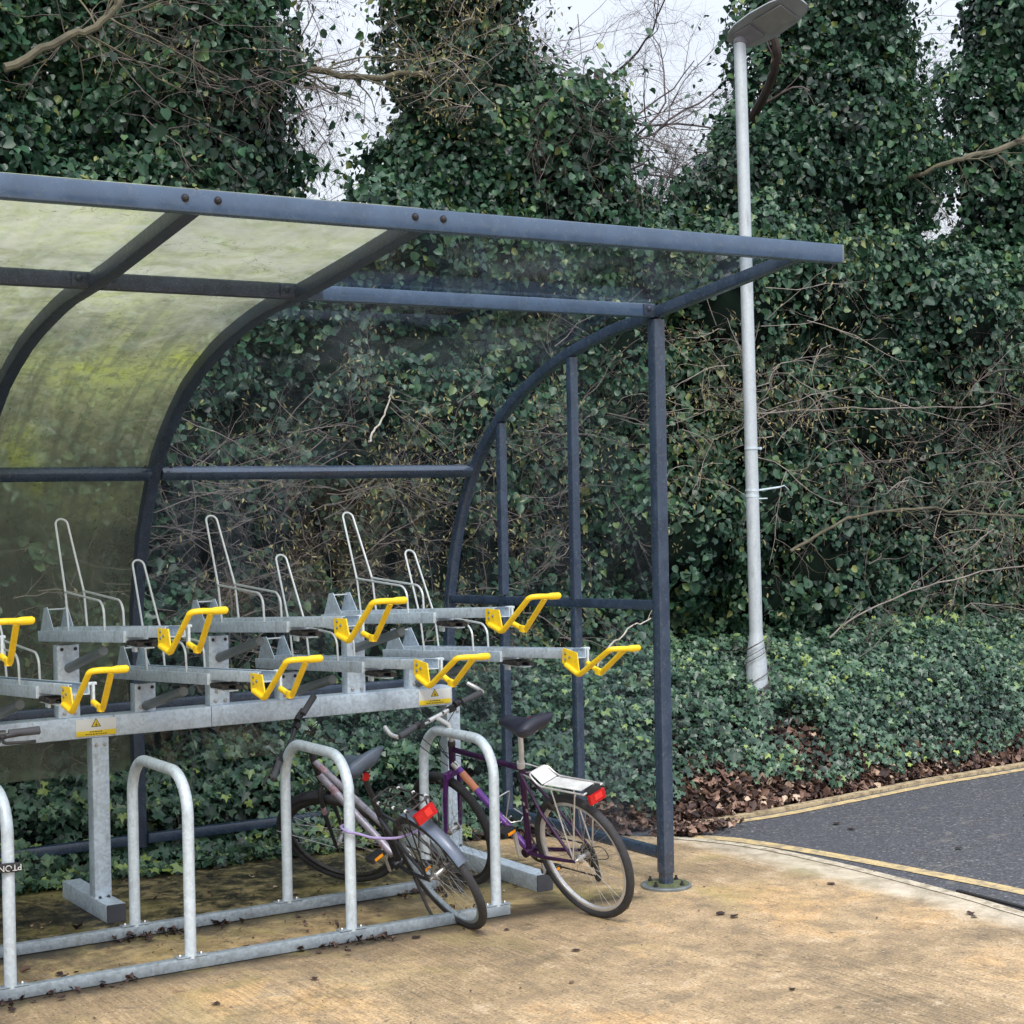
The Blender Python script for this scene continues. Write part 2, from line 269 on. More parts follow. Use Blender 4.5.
# ---------------------------------------------------------------- mesh helpers
def V(*a): return np.array(a, float)
def unit(v): return v / (np.linalg.norm(v) + 1e-12)
def rrect(w, h, r=.006, n=3):
    pts = []
    for cx, cy, a0 in ((w/2-r, h/2-r, 0), (-w/2+r, h/2-r, 90), (-w/2+r, -h/2+r, 180), (w/2-r, -h/2+r, 270)):
        for i in range(n):
            a = math.radians(a0 + 90 * i / (n - 1)); pts.append((cx + r*math.cos(a), cy + r*math.sin(a)))
    return pts
def circ(n, r=1.0): return [(r*math.cos(2*PI*i/n), r*math.sin(2*PI*i/n)) for i in range(n)]
class MB:
    def __init__(s): s.v = []; s.f = []; s.n = 0
    def add(s, vs, fs):
        b = s.n; s.v.extend([tuple(map(float, p)) for p in vs]); s.f.extend([[b + i for i in f] for f in fs]); s.n += len(vs); return s
    def box(s, c, size, bev=.003):
        c = V(*c); hx, hy, hz = [x / 2 for x in size]
        return s.bar(c - V(0, 0, hz), c + V(0, 0, hz), size[0], size[1], bev, ref=V(1, 0, 0))
    def bar(s, p, q, w, h, bev=.004, ref=None):
        "rounded rectangular tube from p to q; w along ref, h across"
        return s.sweep([V(*p), V(*q)], rrect(w, h, min(bev, w*.45, h*.45)), ref)
    def sweep(s, path, prof, ref=None, closed=False, scale=None, caps=True):
        path = [V(*p) for p in path]; n = len(path); m = len(prof); vs = []
        u = None
        for i in range(n):
            if closed: t = unit(path[(i+1) % n] - path[i-1])
            elif i == 0: t = unit(path[1] - path[0])
            elif i == n-1: t = unit(path[-1] - path[-2])
            else:
                t1 = unit(path[i] - path[i-1]); t2 = unit(path[i+1] - path[i]); t = unit(t1 + t2)
            if ref is not None: u = unit(ref - t * (ref @ t))
            elif u is None:
                a = V(0, 0, 1) if abs(t[2]) < .9 else V(1, 0, 0); u = unit(a - t * (a @ t))
            else: u = unit(u - t * (u @ t))
            w = np.cross(t, u); k = 1 if scale is None else (scale[i] if hasattr(scale, '__len__') else scale)
            for a, b in prof: vs.append(path[i] + (u*a + w*b) * k)
        fs = []
        for i in range(n if closed else n-1):
            j = (i+1) % n
            for a in range(m):
                b = (a+1) % m; fs.append([i*m+a, i*m+b, j*m+b, j*m+a])
        if not closed and caps: fs.append(list(range(m))[::-1]); fs.append([(n-1)*m + a for a in range(m)])
        return s.add(vs, fs)
    def tube(s, path, r, sides=10, closed=False, ref=None):
        return s.sweep(path, circ(sides), ref, closed, r if hasattr(r, '__len__') else [r]*len(path))
    def lathe(s, p, axis, prof, n=16):
        "prof: list of (distance along axis, radius)"
        axis = unit(V(*axis)); p = V(*p)
        return s.sweep_l([p + axis*d for d, _ in prof], [max(r, 1e-4) for _, r in prof], axis, n)
    def sweep_l(s, pts, rad, axis, n):
        a = V(0, 0, 1) if abs(axis[2]) < .9 else V(1, 0, 0); u = unit(np.cross(axis, a)); w = np.cross(axis, u); vs = []; fs = []
        for p, r in zip(pts, rad):
            for k in range(n): t = 2*PI*k/n; vs.append(p + (u*math.cos(t) + w*math.sin(t)) * r)
        for i in range(len(pts)-1):
            for k in range(n): b = (k+1) % n; fs.append([i*n+k, i*n+b, (i+1)*n+b, (i+1)*n+k])
        fs.append(list(range(n))[::-1]); fs.append([(len(pts)-1)*n+k for k in range(n)])
        return s.add(vs, fs)
    def bolt(s, p, axis, r=.009, h=.007):
        return s.lathe(p, axis, [(0, r*1.25), (.0015, r*1.25), (.0016, r), (h*.6, r*.9), (h, r*.45)], 10)
    def prism(s, poly, axis, d):
        a = V(*axis) * d; n = len(poly); vs = [V(*p) for p in poly] + [V(*p) + a for p in poly]
        return s.add(vs, [list(range(n))[::-1], [n+i for i in range(n)]] + [[i, (i+1) % n, n+(i+1) % n, n+i] for i in range(n)])
    def build(s, name, mat, parent=None, smooth=True, ang=38):
        me = bpy.data.meshes.new(name); me.from_pydata(s.v, [], s.f); me.update()
        import bmesh
        bm = bmesh.new(); bm.from_mesh(me); bmesh.ops.recalc_face_normals(bm, faces=bm.faces); bm.to_mesh(me); bm.free()
        if smooth:
            me.polygons.foreach_set('use_smooth', [True]*len(me.polygons)); me.set_sharp_from_angle(angle=math.radians(ang))
        me.materials.append(M[mat]); o = bpy.data.objects.new(name, me); C.objects.link(o)
        if parent is not None: o.parent = parent
        return o
def tag(o, label=None, cat=None, group=None, kind=None):
    for k, v in (('label', label), ('category', cat), ('group', group), ('kind', kind)):
        if v: o[k] = v
    return o
def thing(name, label, cat, loc=(0, 0, 0), rot=(0, 0, 0), group=None):
    o = bpy.data.objects.new(name, None); o.empty_display_size = .2; C.objects.link(o); o.location = loc; o.rotation_euler = rot
    return tag(o, label, cat, group)
def copy_tree(o, parent=None, kids=None):
    c = o.copy(); C.objects.link(c)
    if parent is not None: c.parent = parent
    for ch in [x for x in bpy.data.objects if x.parent == o]: copy_tree(ch, c)
    return c
def arc(cx, cy, r, a0, a1, n):
    return [(cx + r*math.cos(math.radians(a0 + (a1-a0)*i/n)), cy + r*math.sin(math.radians(a0 + (a1-a0)*i/n))) for i in range(n+1)]
def fillet(pts, r, n=5):
    "round the inner corners of a 3-D polyline"
    pts = [V(*p) for p in pts]; out = [pts[0]]
    for i in range(1, len(pts)-1):
        a, b, c = pts[i-1], pts[i], pts[i+1]; d1 = unit(a-b); d2 = unit(c-b)
        rr = min(r, np.linalg.norm(a-b)*.48, np.linalg.norm(c-b)*.48); p = b + d1*rr; q = b + d2*rr
        for k in range(n+1):
            t = k/n; out.append(p*(1-t)**2 + 2*b*t*(1-t) + q*t*t)
    out.append(pts[-1]); return out

# ---------------------------------------------------------------- ground
def sheet(name, poly, z, mat, thick=None):
    mb = MB()
    if thick: mb.prism([(x, y, z-thick) for x, y in poly], (0, 0, 1), thick)
    else: mb.add([(x, y, z) for x, y in poly], [list(range(len(poly)))])
    return tag(mb.build(name, mat, None, smooth=False), kind='structure')
sheet('ground', [(-300, -300), (300, -300), (300, 300), (-300, 300)], -.12, 'soil')
EDGE = [(.98, -40), (1.0, -6), (1.03, -2.2), (1.06, -1.5), (1.10, -1.18), (1.125, -.7), (1.135, -.27), (1.12, .15), (1.08, .5), (.98, .8), (.86, 1.0), (.70, 1.16)]
BACK = [(.70, 1.16), (.45, 1.44), (.0, 1.76), (-.6, 2.02), (-1.4, 2.08), (-3, 2.05), (-40, 2.1)]
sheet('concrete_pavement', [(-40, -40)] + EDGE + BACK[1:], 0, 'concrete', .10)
road = [(x+.004, y) for x, y in EDGE] + [(.72, 1.36), (1.2, 1.38), (1.85, 1.38), (2.63, 1.48), (3.5, 1.60), (4.4, 1.66), (8, 1.95), (60, 6), (60, -40)]
sheet('road', road, -.014, 'asphalt')
def strip(name, line, w, z, mat, thick=None):
    line = [V(*p) for p in line]; L = []; Rr = []
    for i, p in enumerate(line):
        t = unit(line[min(i+1, len(line)-1)] - line[max(i-1, 0)]); n = V(-t[1], t[0]); L.append(p + n*w/2); Rr.append(p - n*w/2)
    return sheet(name, [tuple(p) for p in L] + [tuple(p) for p in Rr[::-1]], z, mat, thick)
def smooth_line(pts, n=6):
    pts = [V(*p) for p in pts]; out = []
    for i in range(len(pts)-1):
        p0, p1, p2, p3 = pts[max(i-1, 0)], pts[i], pts[i+1], pts[min(i+2, len(pts)-1)]
        for k in range(n):
            t = k/n; out.append(.5*((2*p1) + (p2-p0)*t + (2*p0-5*p1+4*p2-p3)*t*t + (3*p1-p0-3*p2+p3)*t**3))
    out.append(pts[-1]); return out
strip('yellow_line', smooth_line([(1.44, -6), (1.44, -2.5), (1.42, -1.25), (1.345, -.42), (1.24, .27), (1.12, .77), (.98, 1.0)]), .105, -.010, 'yline')
strip('yellow_line', smooth_line([(.98, 1.20), (1.25, 1.215), (1.85, 1.215), (2.63, 1.31), (3.5, 1.43), (4.4, 1.48), (8, 1.74), (20, 2.5)]), .075, -.010, 'yline')
strip('kerb', smooth_line([(.86, 1.10), (1.25, 1.31), (1.85, 1.325), (2.63, 1.42), (3.5, 1.54), (4.4, 1.60), (8, 1.86), (20, 2.7)]), .07, .006, 'kerbfar', .06)
strip('kerb', [(x-.05, y) for x, y in smooth_line(EDGE[1:-1])], .07, .004, 'kerbpaint')
dr = MB(); dr.bar((1.125, -1.0, .004), (1.06, -2.6, .004), .028, .012, .002, ref=V(1, 0, 0))
tag(dr.build('drain_channel', 'slot', None), 'long thin black drain slot set in the pale concrete edge of the road', 'drain')

# bank -------------------------------------------------------------
def yfoot(x):
    xs = [-12, -3, -1.4, -.6, 0, .45, .70, 1.2, 1.85, 2.63, 3.5, 4.4, 8, 20]; ys = [2.02, 1.95, 1.94, 1.86, 1.64, 1.47, 1.40, 1.40, 1.40, 1.50, 1.62, 1.68, 1.95, 2.8]
    return np.interp(x, xs, ys)
def zbank(x, y):
    x = np.asarray(x, float); y = np.asarray(y, float); d = y - yfoot(x); t = np.clip(d / 1.35, 0, 1); s = t*t*(3-2*t)
    k = np.interp(x, [-3, -.5, 1.0, 2], [.75, .75, .9, 1.0])
    delay = np.interp(x, [-1, .3], [.25, 0.0]); t2 = np.clip((d - delay) / 1.25, 0, 1); s = t2**.8*(1 - .25*t2) / .75
    return -.03 + k*(.74*s) + .10*np.clip(d-1.3, 0, 5) + .03*np.sin(x*3.1 + y*2) * np.clip(d*3, 0, 1) + .04*np.sin(x*1.3+1) * np.clip(d*2, 0, 1)
mb = MB(); nx, ny = 200, 40; xs = np.linspace(-12, 22, nx); vs = []
for i, x in enumerate(xs):
    for j in range(ny):
        y = yfoot(x) - .06 + 16*(j/(ny-1))**2.2; vs.append((x, y, float(zbank(x, y)) if j else -.05))
mb.add(vs, [[i*ny+j, (i+1)*ny+j, (i+1)*ny+j+1, i*ny+j+1] for i in range(nx-1) for j in range(ny-1)])
tag(mb.build('bank', 'soil'), kind='structure')

# ---------------------------------------------------------------- leaves
def tmpl(kind):
    if kind == 'ivy':    # five lobed
        half = [(.20, -.40, .05), (.44, -.26, .02), (.33, -.06, .08), (.50, .16, -.02), (.20, .20, .06)]; base = (0, -.22, 0); tip = (0, .58, -.10)
    elif kind == 'ivy3':
        half = [(.34, -.38, .06), (.50, .04, .0), (.18, .14, .07)]; base = (0, -.24, 0); tip = (0, .58, -.10)
    elif kind == 'dead':
        half = [(.22, -.35, .16), (.40, -.02, .24), (.24, .30, .14)]; base = (0, -.5, -.02); tip = (0, .55, .18)
    elif kind == 'ovate':
        half = [(.27, -.40, .04), (.44, -.08, .07), (.30, .26, .04)]; base = (0, -.36, 0); tip = (0, .56, -.10)
    else:                # narrow
        half = [(.12, -.2, .03), (.14, .15, .03)]; base = (0, -.5, 0); tip = (0, .5, -.08)
    n = len(half); v = [base, tip] + half + [(-a, b*.96+.02, c) for a, b, c in half]
    f = [[0] + [2+i for i in range(n)] + [1], [1] + [2+n+i for i in range(n)][::-1] + [0]]
    return np.array(v, float), np.array(f)
def leaves(name, kind, pos, nrm, size, mat, tint, parent=None, down=.5, jit=.55):
    N = len(pos); T, F = tmpl(kind); nv = len(T); nf, fl = F.shape
    nrm = nrm + rng.normal(0, jit, (N, 3)); nrm /= np.linalg.norm(nrm, axis=1)[:, None] + 1e-9
    up = np.tile(V(0, 0, -1.0), (N, 1)) * down + rng.normal(0, .6, (N, 3))
    up -= nrm * np.sum(up*nrm, axis=1)[:, None]; up /= np.linalg.norm(up, axis=1)[:, None] + 1e-9
    sd = np.cross(up, nrm); sc = size[:, None, None]
    wob = 1 + rng.normal(0, .10, (N, nv, 1)); fold = rng.uniform(.3, 2.4, (N, 1, 1))
    W = pos[:, None, :] + sc*wob*(sd[:, None, :]*T[None, :, 0:1] + up[:, None, :]*T[None, :, 1:2] + nrm[:, None, :]*T[None, :, 2:3]*fold)
    me = bpy.data.meshes.new(name); me.vertices.add(N*nv); me.vertices.foreach_set('co', W.reshape(-1).astype(np.float32))
    idx = (np.arange(N)[:, None, None]*nv + F[None]).reshape(-1)
    me.loops.add(len(idx)); me.loops.foreach_set('vertex_index', idx.astype(np.int32))
    me.polygons.add(N*nf); me.polygons.foreach_set('loop_start', (np.arange(N*nf)*fl).astype(np.int32))
    me.update(calc_edges=True)
    a = me.attributes.new('tint', 'FLOAT', 'POINT'); a.data.foreach_set('value', np.repeat(tint, nv).astype(np.float32))
    me.materials.append(M[mat]); o = bpy.data.objects.new(name, me); C.objects.link(o)
    if parent is not None: o.parent = parent
    return o
def vnoise(p, seed=0, f=1.0):
    "cheap smooth pseudo-noise, about -1..1"
    r = np.random.default_rng(seed); out = np.zeros(len(p))
    for k in range(7):
        d = r.normal(size=3); d /= np.linalg.norm(d); w = f*(1.0 + .45*k); out += np.sin(p @ d * w * 2 + r.uniform(0, 6.28) + 1.3*np.sin(p @ r.normal(size=3) * w*.7)) / (1+.25*k)
    return out / 3.2

def bank_leaves(n, x0, x1, dmax, smin, smax):
    x = rng.uniform(x0, x1, n); d = rng.uniform(0, 1, n)**.85 * dmax; y = yfoot(x) + d; P = np.stack([x, y, np.zeros(n)], 1)
    nn = vnoise(P, 3, 1.5); lump = vnoise(P, 5, 4.0)
    # litter zone: keep ivy off the foot of the bank in patches
    foot = np.interp(x, [-5, -.9, -.3, .6, 1.3, 2.6, 3.4, 5, 9], [-.24, -.20, .02, .12, .17, .22, .13, .05, .03]) + .22*nn
    slope_gap = ((x - 2.55)**2/.10 + (d-.38)**2/.06) + .7*nn     # bare litter patch under the lamp post
    keep = (d > foot*(.55+.6*rng.uniform(size=n)**.6*1.0)) & ((slope_gap > .7) | (rng.uniform(size=n) < .18)); x, y, d, nn, lump = x[keep], y[keep], d[keep], nn[keep], lump[keep]
    n = len(x); h = rng.uniform(0, 1, n)**.7
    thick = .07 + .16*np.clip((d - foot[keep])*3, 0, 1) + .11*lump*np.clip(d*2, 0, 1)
    thick = np.where((x < .2) & (d < .4), .09 + .04*lump, thick)
    z = zbank(x, y) + np.clip(h*thick, .01, .4); pos = np.stack([x, y - h*.08, z], 1)
    e = .02; gy = (zbank(x, y+e) - zbank(x, y-e))/(2*e); nrm = np.stack([0*x, -gy, 1+0*x], 1); nrm /= np.linalg.norm(nrm, axis=1)[:, None]
    nrm = nrm + V(-.15, -.35, .1)
    tint = np.clip(.30 + .19*rng.normal(size=n) + .52*(h-.55) + .16*lump, 0, .90)  # lower leaves darkened: shade between the layers is put into the tint
    yg = rng.uniform(size=n) < np.where((x < -.2) & (d < .3), .32, .025); tint = np.clip(tint + .14*vnoise(pos, 52, 1.3), 0, .95); tint = np.where(yg, rng.uniform(.75, 1.0, n), tint)
    return pos, nrm, rng.uniform(smin, smax, n), tint
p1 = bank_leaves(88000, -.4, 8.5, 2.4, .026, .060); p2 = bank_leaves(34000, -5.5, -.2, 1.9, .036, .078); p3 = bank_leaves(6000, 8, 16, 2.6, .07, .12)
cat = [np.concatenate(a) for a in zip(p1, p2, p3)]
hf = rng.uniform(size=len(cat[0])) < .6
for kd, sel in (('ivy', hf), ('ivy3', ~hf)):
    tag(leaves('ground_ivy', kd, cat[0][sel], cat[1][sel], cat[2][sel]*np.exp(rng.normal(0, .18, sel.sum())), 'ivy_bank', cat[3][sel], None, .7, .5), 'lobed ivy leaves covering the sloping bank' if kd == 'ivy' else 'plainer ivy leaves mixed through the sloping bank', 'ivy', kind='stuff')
# leaf litter along the foot of the bank
n = 21000; x = rng.uniform(-1.2, 10, n); d = rng.normal(.12, .26, n); P = np.stack([x, d, 0*x], 1); nn = vnoise(P, 9, 2.0)
inpatch = ((x-2.3)**2/.8 + (d-.4)**2/.25) < 1
lim = np.interp(x, [-1.2, .2, 1.0, 2.6, 3.6, 10], [.05, .24, .34, .42, .20, .12])
keep = (d > -.035 - .10*np.clip(nn, 0, 1)*(x < 1.4) - .05*np.clip(1.1-abs(x-1.1), 0, 1)) & ((d < lim + .15*nn) | inpatch) & (rng.uniform(size=n) < np.where(x < -.3, .25, 1)); x, d = x[keep], d[keep]
y = yfoot(x) + d; z = np.maximum(zbank(x, y), np.where(d < 0, -.005, .0)) + rng.uniform(.008, .05, len(x)); 
tag(leaves('leaf_litter', 'dead', np.stack([x, y, z], 1), np.tile(V(0, -.3, 1), (len(x), 1)), rng.uniform(.022, .075, len(x)), 'litter', np.clip(rng.normal(.40, .30, len(x)), 0, 1), None, .1, .7), 'drift of brown dead leaves at the foot of the ivy bank', 'leaf litter', kind='stuff')
n = 650; cx_, cy_ = 1.02, 1.10; x = cx_ + rng.normal(.02, .13, n); y = cy_ + rng.normal(.02, .055, n); k = vnoise(np.stack([x, y, 0*x], 1), 77, 6) > -.2; x, y = x[k], y[k]
tag(leaves('leaf_litter', 'dead', np.stack([x, y, rng.uniform(.0, .03, len(x))], 1), np.tile(V(0, -.2, 1), (len(x), 1)), rng.uniform(.02, .06, len(x)), 'litter', np.clip(rng.normal(.35, .28, len(x)), 0, 1), None, .1, .6), 'heap of dead leaves in the pointed corner of the road', 'leaf litter', kind='stuff')
# damp dirt crumbs and leaf scraps caught against the rails
n = 900; x = rng.uniform(-3.9, -1.0, n); rail = rng.choice([.0, .698], n, p=[.35, .65]); y = rail + rng.choice([-1, 1], n, p=[.55, .45])*(.03 + rng.exponential(.045, n)); clump = vnoise(np.stack([x, rail*3, 0*x], 1), 31, 2.6) > .1
x, y = x[clump], y[clump]
tag(leaves('leaf_debris', 'dead', np.stack([x, y, rng.uniform(.004, .018, len(x))], 1), np.tile(V(0, 0, 1), (len(x), 1)), rng.uniform(.012, .045, len(x)), 'litter', np.clip(rng.normal(.12, .14, len(x)), 0, 1), None, .1, .4), 'dark leaf scraps and dirt caught along the rack rails', 'leaf debris', kind='stuff')
tag(leaves('litter_scraps', 'dead', np.stack([rng.uniform(-4, 4.5, 170), rng.uniform(-3.5, 1.2, 170), np.full(170, .004)], 1), np.tile(V(0, 0, 1), (170, 1)), rng.uniform(.006, .018, 170), 'litter', np.clip(rng.normal(.4, .3, 170), 0, 1), None, .1, .2), 'tiny scraps of dead leaf sprinkled over concrete and road', 'leaf scraps', kind='stuff')

# ---------------------------------------------------------------- ivy masses
ICO = None
def ico():
    global ICO
    if ICO is None:
        import bmesh
        bm = bmesh.new(); bmesh.ops.create_icosphere(bm, subdivisions=2, radius=1); ICO = (np.array([v.co[:] for v in bm.verts]), [[v.index for v in f.verts] for f in bm.faces]); bm.free()
    return ICO
def ivy_mass(name, label, cat_, blobs, dens, mat, size, group, base, trunk=None, kind='ovate', tint0=.38, extra=None, jit=.6, other=()):
    "blobs: list of (centre, radii). leaves on the blobs' displaced surfaces, dark core inside, trunk below"
    root = thing(name, label, cat_, base, group=group); off = V(*base)
    cs = np.array([b[0] for b in blobs], float); rs = np.array([b[1] for b in blobs], float)
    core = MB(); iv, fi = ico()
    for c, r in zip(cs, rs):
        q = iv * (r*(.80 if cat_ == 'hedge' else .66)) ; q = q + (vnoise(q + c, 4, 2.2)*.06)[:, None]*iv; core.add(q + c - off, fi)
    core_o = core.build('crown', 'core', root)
    P = []; Nn = []; Tn = []
    for c, r in zip(cs, rs):
        area = 4*PI*((r[0]*r[1])**1.6/3 + (r[0]*r[2])**1.6/3 + (r[1]*r[2])**1.6/3)**(1/1.6); k = int(area*dens)
        u = rng.normal(size=(k, 3)); u /= np.linalg.norm(u, axis=1)[:, None]; u = u[u[:, 1] < .45]; u = u[(c[1] + u[:, 1]*r[1]) < c[1] + .5]
        nr = u / r; nr /= np.linalg.norm(nr, axis=1)[:, None]
        q0 = c + u*r; lump = vnoise(q0, 11, 2.6); small = vnoise(q0, 12, 7.0)
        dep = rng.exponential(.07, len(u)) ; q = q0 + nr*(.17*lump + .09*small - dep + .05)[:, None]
        P.append(q); Nn.append(nr + V(0, -.15, .25)); Tn.append(tint0 + .13*rng.normal(size=len(q)) + .17*small + .13*lump - 1.9*np.clip(dep-.03, 0, .3) + .10*nr[:, 2])  # tint also carries shade: deep leaves darker, upward-facing ones lighter
    P = np.concatenate(P); Nn = np.concatenate(Nn); T = np.concatenate(Tn)
    if cat_ == 'tree':
        fz = rng.choice(len(P), len(P)//5); P = np.concatenate([P, P[fz] + Nn[fz]*rng.exponential(.09, len(fz))[:, None] + rng.normal(0, .05, (len(fz), 3))]); Nn = np.concatenate([Nn, Nn[fz]]); T = np.concatenate([T, T[fz]])
    ns = len(P)//(500 if cat_ == 'tree' else 1100); si = rng.integers(0, len(P), ns); sprays = []     # loose shoots standing off the surface
    for i in si:
        d = Nn[i] / np.linalg.norm(Nn[i]) + rng.normal(0, .5, 3) + V(0, 0, .2); d /= np.linalg.norm(d); m = rng.integers(8, 22); t = rng.uniform(.0, rng.uniform(.15, .42), m)
        sprays.append(P[i] + d*t[:, None] + rng.normal(0, .022, (m, 3)) - V(0, 0, 1)*(t**2)[:, None]*.6)
    if sprays: sp_ = np.concatenate(sprays); P = np.concatenate([P, sp_]); Nn = np.concatenate([Nn, rng.normal(0, .6, sp_.shape) + V(0, -.5, .4)]); T = np.concatenate([T, np.clip(rng.normal(.55, .15, len(sp_)), 0, .9)])
    inside = np.zeros(len(P), bool)
    for c, r in list(zip(cs, rs)) + [(V(*b[0]), V(*b[1])) for b in other]:
        inside |= (((P - c)/(np.asarray(r)*(.84 if cat_ == 'hedge' else .74)))**2).sum(1) < 1
    front = (P[:, 2] > zbank(P[:, 0], P[:, 1]) - .05)
    k = ~inside & front; P, Nn, T = P[k], Nn[k], T[k]
    yl = rng.uniform(size=len(T)) < .035; T = T + .16*vnoise(P, 51, .9); T = np.where(yl, rng.uniform(.75, 1, len(T)), T)
    sz = size*np.exp(rng.normal(0, .28, len(P)))
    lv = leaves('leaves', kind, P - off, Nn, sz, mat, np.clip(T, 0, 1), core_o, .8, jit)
    lv.name = 'foliage'
    if trunk:
        t = MB()
        for path, r in trunk: t.tube([V(*p) - off for p in path], r, 9)
        t.build('trunk', 'bark', root)
    return root
def column(x, y, z0, z1, rf, seed, step=.42, rows=2, lean=None):
    x_ = x
    r = np.random.default_rng(seed); bl = []
    z = z0
    while z < z1:
        w = rf(z); x = x_ if lean is None else lean(z)
        for i in range(rows):
            a = w*r.uniform(.42, .62); bl.append(((x + (w-a)*r.uniform(-1, 1), y + r.uniform(-.35, .25), z + r.uniform(-.2, .2)), (a*r.uniform(.8, 1.1), a*r.uniform(.75, .95)*.9, a*r.uniform(.8, 1.15))))
        bl.append(((x + r.uniform(-.08, .08)*w, y+.1, z), (w*.72, .62, .55)))
        z += step
    return bl
G = 'ivy-clad trees behind the cycle shelter'
def tcol(x, y, z1, r0, r1): return [([(x, y+.25, .3), (x+.05, y+.25, 2.5), (x-.05, y+.3, 5), (x+.1, y+.3, z1)], [r0, r0*.85, r0*.7, r1])]
bA = column(-2.9, 4.1, 3.2, 7.2, lambda z: 1.15, 1) + column(-1.35, 4.2, 3.2, 7.2, lambda z: np.interp(z, [3, 4.3, 5.2, 7], [1.55, 1.25, 1.2, 1.0]), 2)
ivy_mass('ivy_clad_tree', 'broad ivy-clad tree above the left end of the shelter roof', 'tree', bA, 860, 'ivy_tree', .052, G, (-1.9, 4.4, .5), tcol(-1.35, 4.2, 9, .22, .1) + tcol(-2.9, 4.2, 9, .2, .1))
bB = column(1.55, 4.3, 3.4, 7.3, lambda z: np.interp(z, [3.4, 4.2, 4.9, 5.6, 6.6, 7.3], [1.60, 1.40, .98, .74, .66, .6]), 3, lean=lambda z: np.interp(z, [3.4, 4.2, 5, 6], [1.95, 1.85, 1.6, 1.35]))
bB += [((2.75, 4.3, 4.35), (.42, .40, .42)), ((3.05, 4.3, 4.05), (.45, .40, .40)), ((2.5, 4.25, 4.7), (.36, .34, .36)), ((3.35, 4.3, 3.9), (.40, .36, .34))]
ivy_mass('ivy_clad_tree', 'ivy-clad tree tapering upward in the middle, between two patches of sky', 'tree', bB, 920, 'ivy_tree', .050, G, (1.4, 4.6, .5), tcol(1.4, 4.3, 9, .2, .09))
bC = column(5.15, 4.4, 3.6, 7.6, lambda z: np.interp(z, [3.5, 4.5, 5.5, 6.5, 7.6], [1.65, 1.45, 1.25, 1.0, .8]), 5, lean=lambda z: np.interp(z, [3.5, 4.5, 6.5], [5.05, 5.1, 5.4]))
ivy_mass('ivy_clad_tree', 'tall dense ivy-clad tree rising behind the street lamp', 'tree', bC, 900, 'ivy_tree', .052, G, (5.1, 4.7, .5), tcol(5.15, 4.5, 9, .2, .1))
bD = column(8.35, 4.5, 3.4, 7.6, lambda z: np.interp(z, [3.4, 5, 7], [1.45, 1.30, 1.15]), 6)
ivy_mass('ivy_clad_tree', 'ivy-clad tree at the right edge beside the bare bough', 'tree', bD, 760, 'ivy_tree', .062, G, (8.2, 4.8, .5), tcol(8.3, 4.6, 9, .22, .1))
H = 'ivy thickets along the top of the bank'
def mound(x0, x1, y, h, seed, fy=1.0):
    r = np.random.default_rng(seed); bl = []
    x = x0
    while x < x1:
        for z in np.arange(.7, h, .62):
            a = r.uniform(.30, .62); bl.append(((x + r.uniform(-.28, .28), y + .28*(z/h) + r.uniform(-.34, .40), z + r.uniform(-.25, .25)), (a, a*.7, a*r.uniform(.7, 1.15))))
        bl.append(((x, y+.55, h*.5), (.62, .55, h*.55))); x += .52
    return bl
mounds = [
 ('hedge', 'ivy thicket behind the algae-green panes at the left', mound(-6.0, -2.1, 3.35, 3.9, 21), 460, -4.0),
 ('hedge', 'ivy thicket tangled with brown twigs behind the clear back panes', mound(-2.1, 1.0, 3.35, 4.0, 22), 880, -.6),
 ('hedge', 'ivy thicket behind the end frame and the street lamp', mound(1.0, 4.0, 3.45, 4.2, 23), 900, 2.5),
 ('hedge', 'dark ivy thicket right of the street lamp with long bare shoots', mound(4.0, 7.2, 3.55, 4.2, 24), 880, 5.6),
 ('hedge', 'ivy thicket at the far right end of the bank', mound(7.2, 13.5, 3.9, 4.3, 25), 300, 10.0)]
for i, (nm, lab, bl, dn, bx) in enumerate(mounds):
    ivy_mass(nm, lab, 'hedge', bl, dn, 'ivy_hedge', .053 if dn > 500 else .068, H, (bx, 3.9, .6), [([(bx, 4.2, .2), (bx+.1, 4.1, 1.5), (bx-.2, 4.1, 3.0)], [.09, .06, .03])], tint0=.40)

# ---------------------------------------------------------------- twigs
def walk(p, d, L, n, wig, grav=0, rs=random):
    pts = [V(*p)]; d = unit(V(*d)); st = L/n
    for i in range(n):
        d = unit(d + V(rs.gauss(0, wig), rs.gauss(0, wig), rs.gauss(0, wig) + grav)); pts.append(pts[-1] + d*st)
    return pts
def twig(mb, p, d, L, r, lev, wig=.22, grav=0, kids=4, sides=3, tips=None):
    n = max(3, int(5 + L*3)) if lev > 0 else 4
    pts = walk(p, d, L, n, wig, grav); rr = np.linspace(r, r*.35, len(pts)); mb.tube(pts, list(rr), sides if r < .012 else 6)
    if tips is not None and lev <= 0: tips.append(pts[-1])
    if lev <= 0: return
    for k in range(kids):
        i = random.randint(1, len(pts)-2); t = unit(pts[i+1]-pts[i]); q = unit(t*.9 + V(random.gauss(0, .7), random.gauss(0, .45), random.gauss(0, .7)))
        twig(mb, pts[i], q, L*random.uniform(.35, .65), rr[i]*.62, lev-1, wig*1.1, grav, kids, sides, tips)
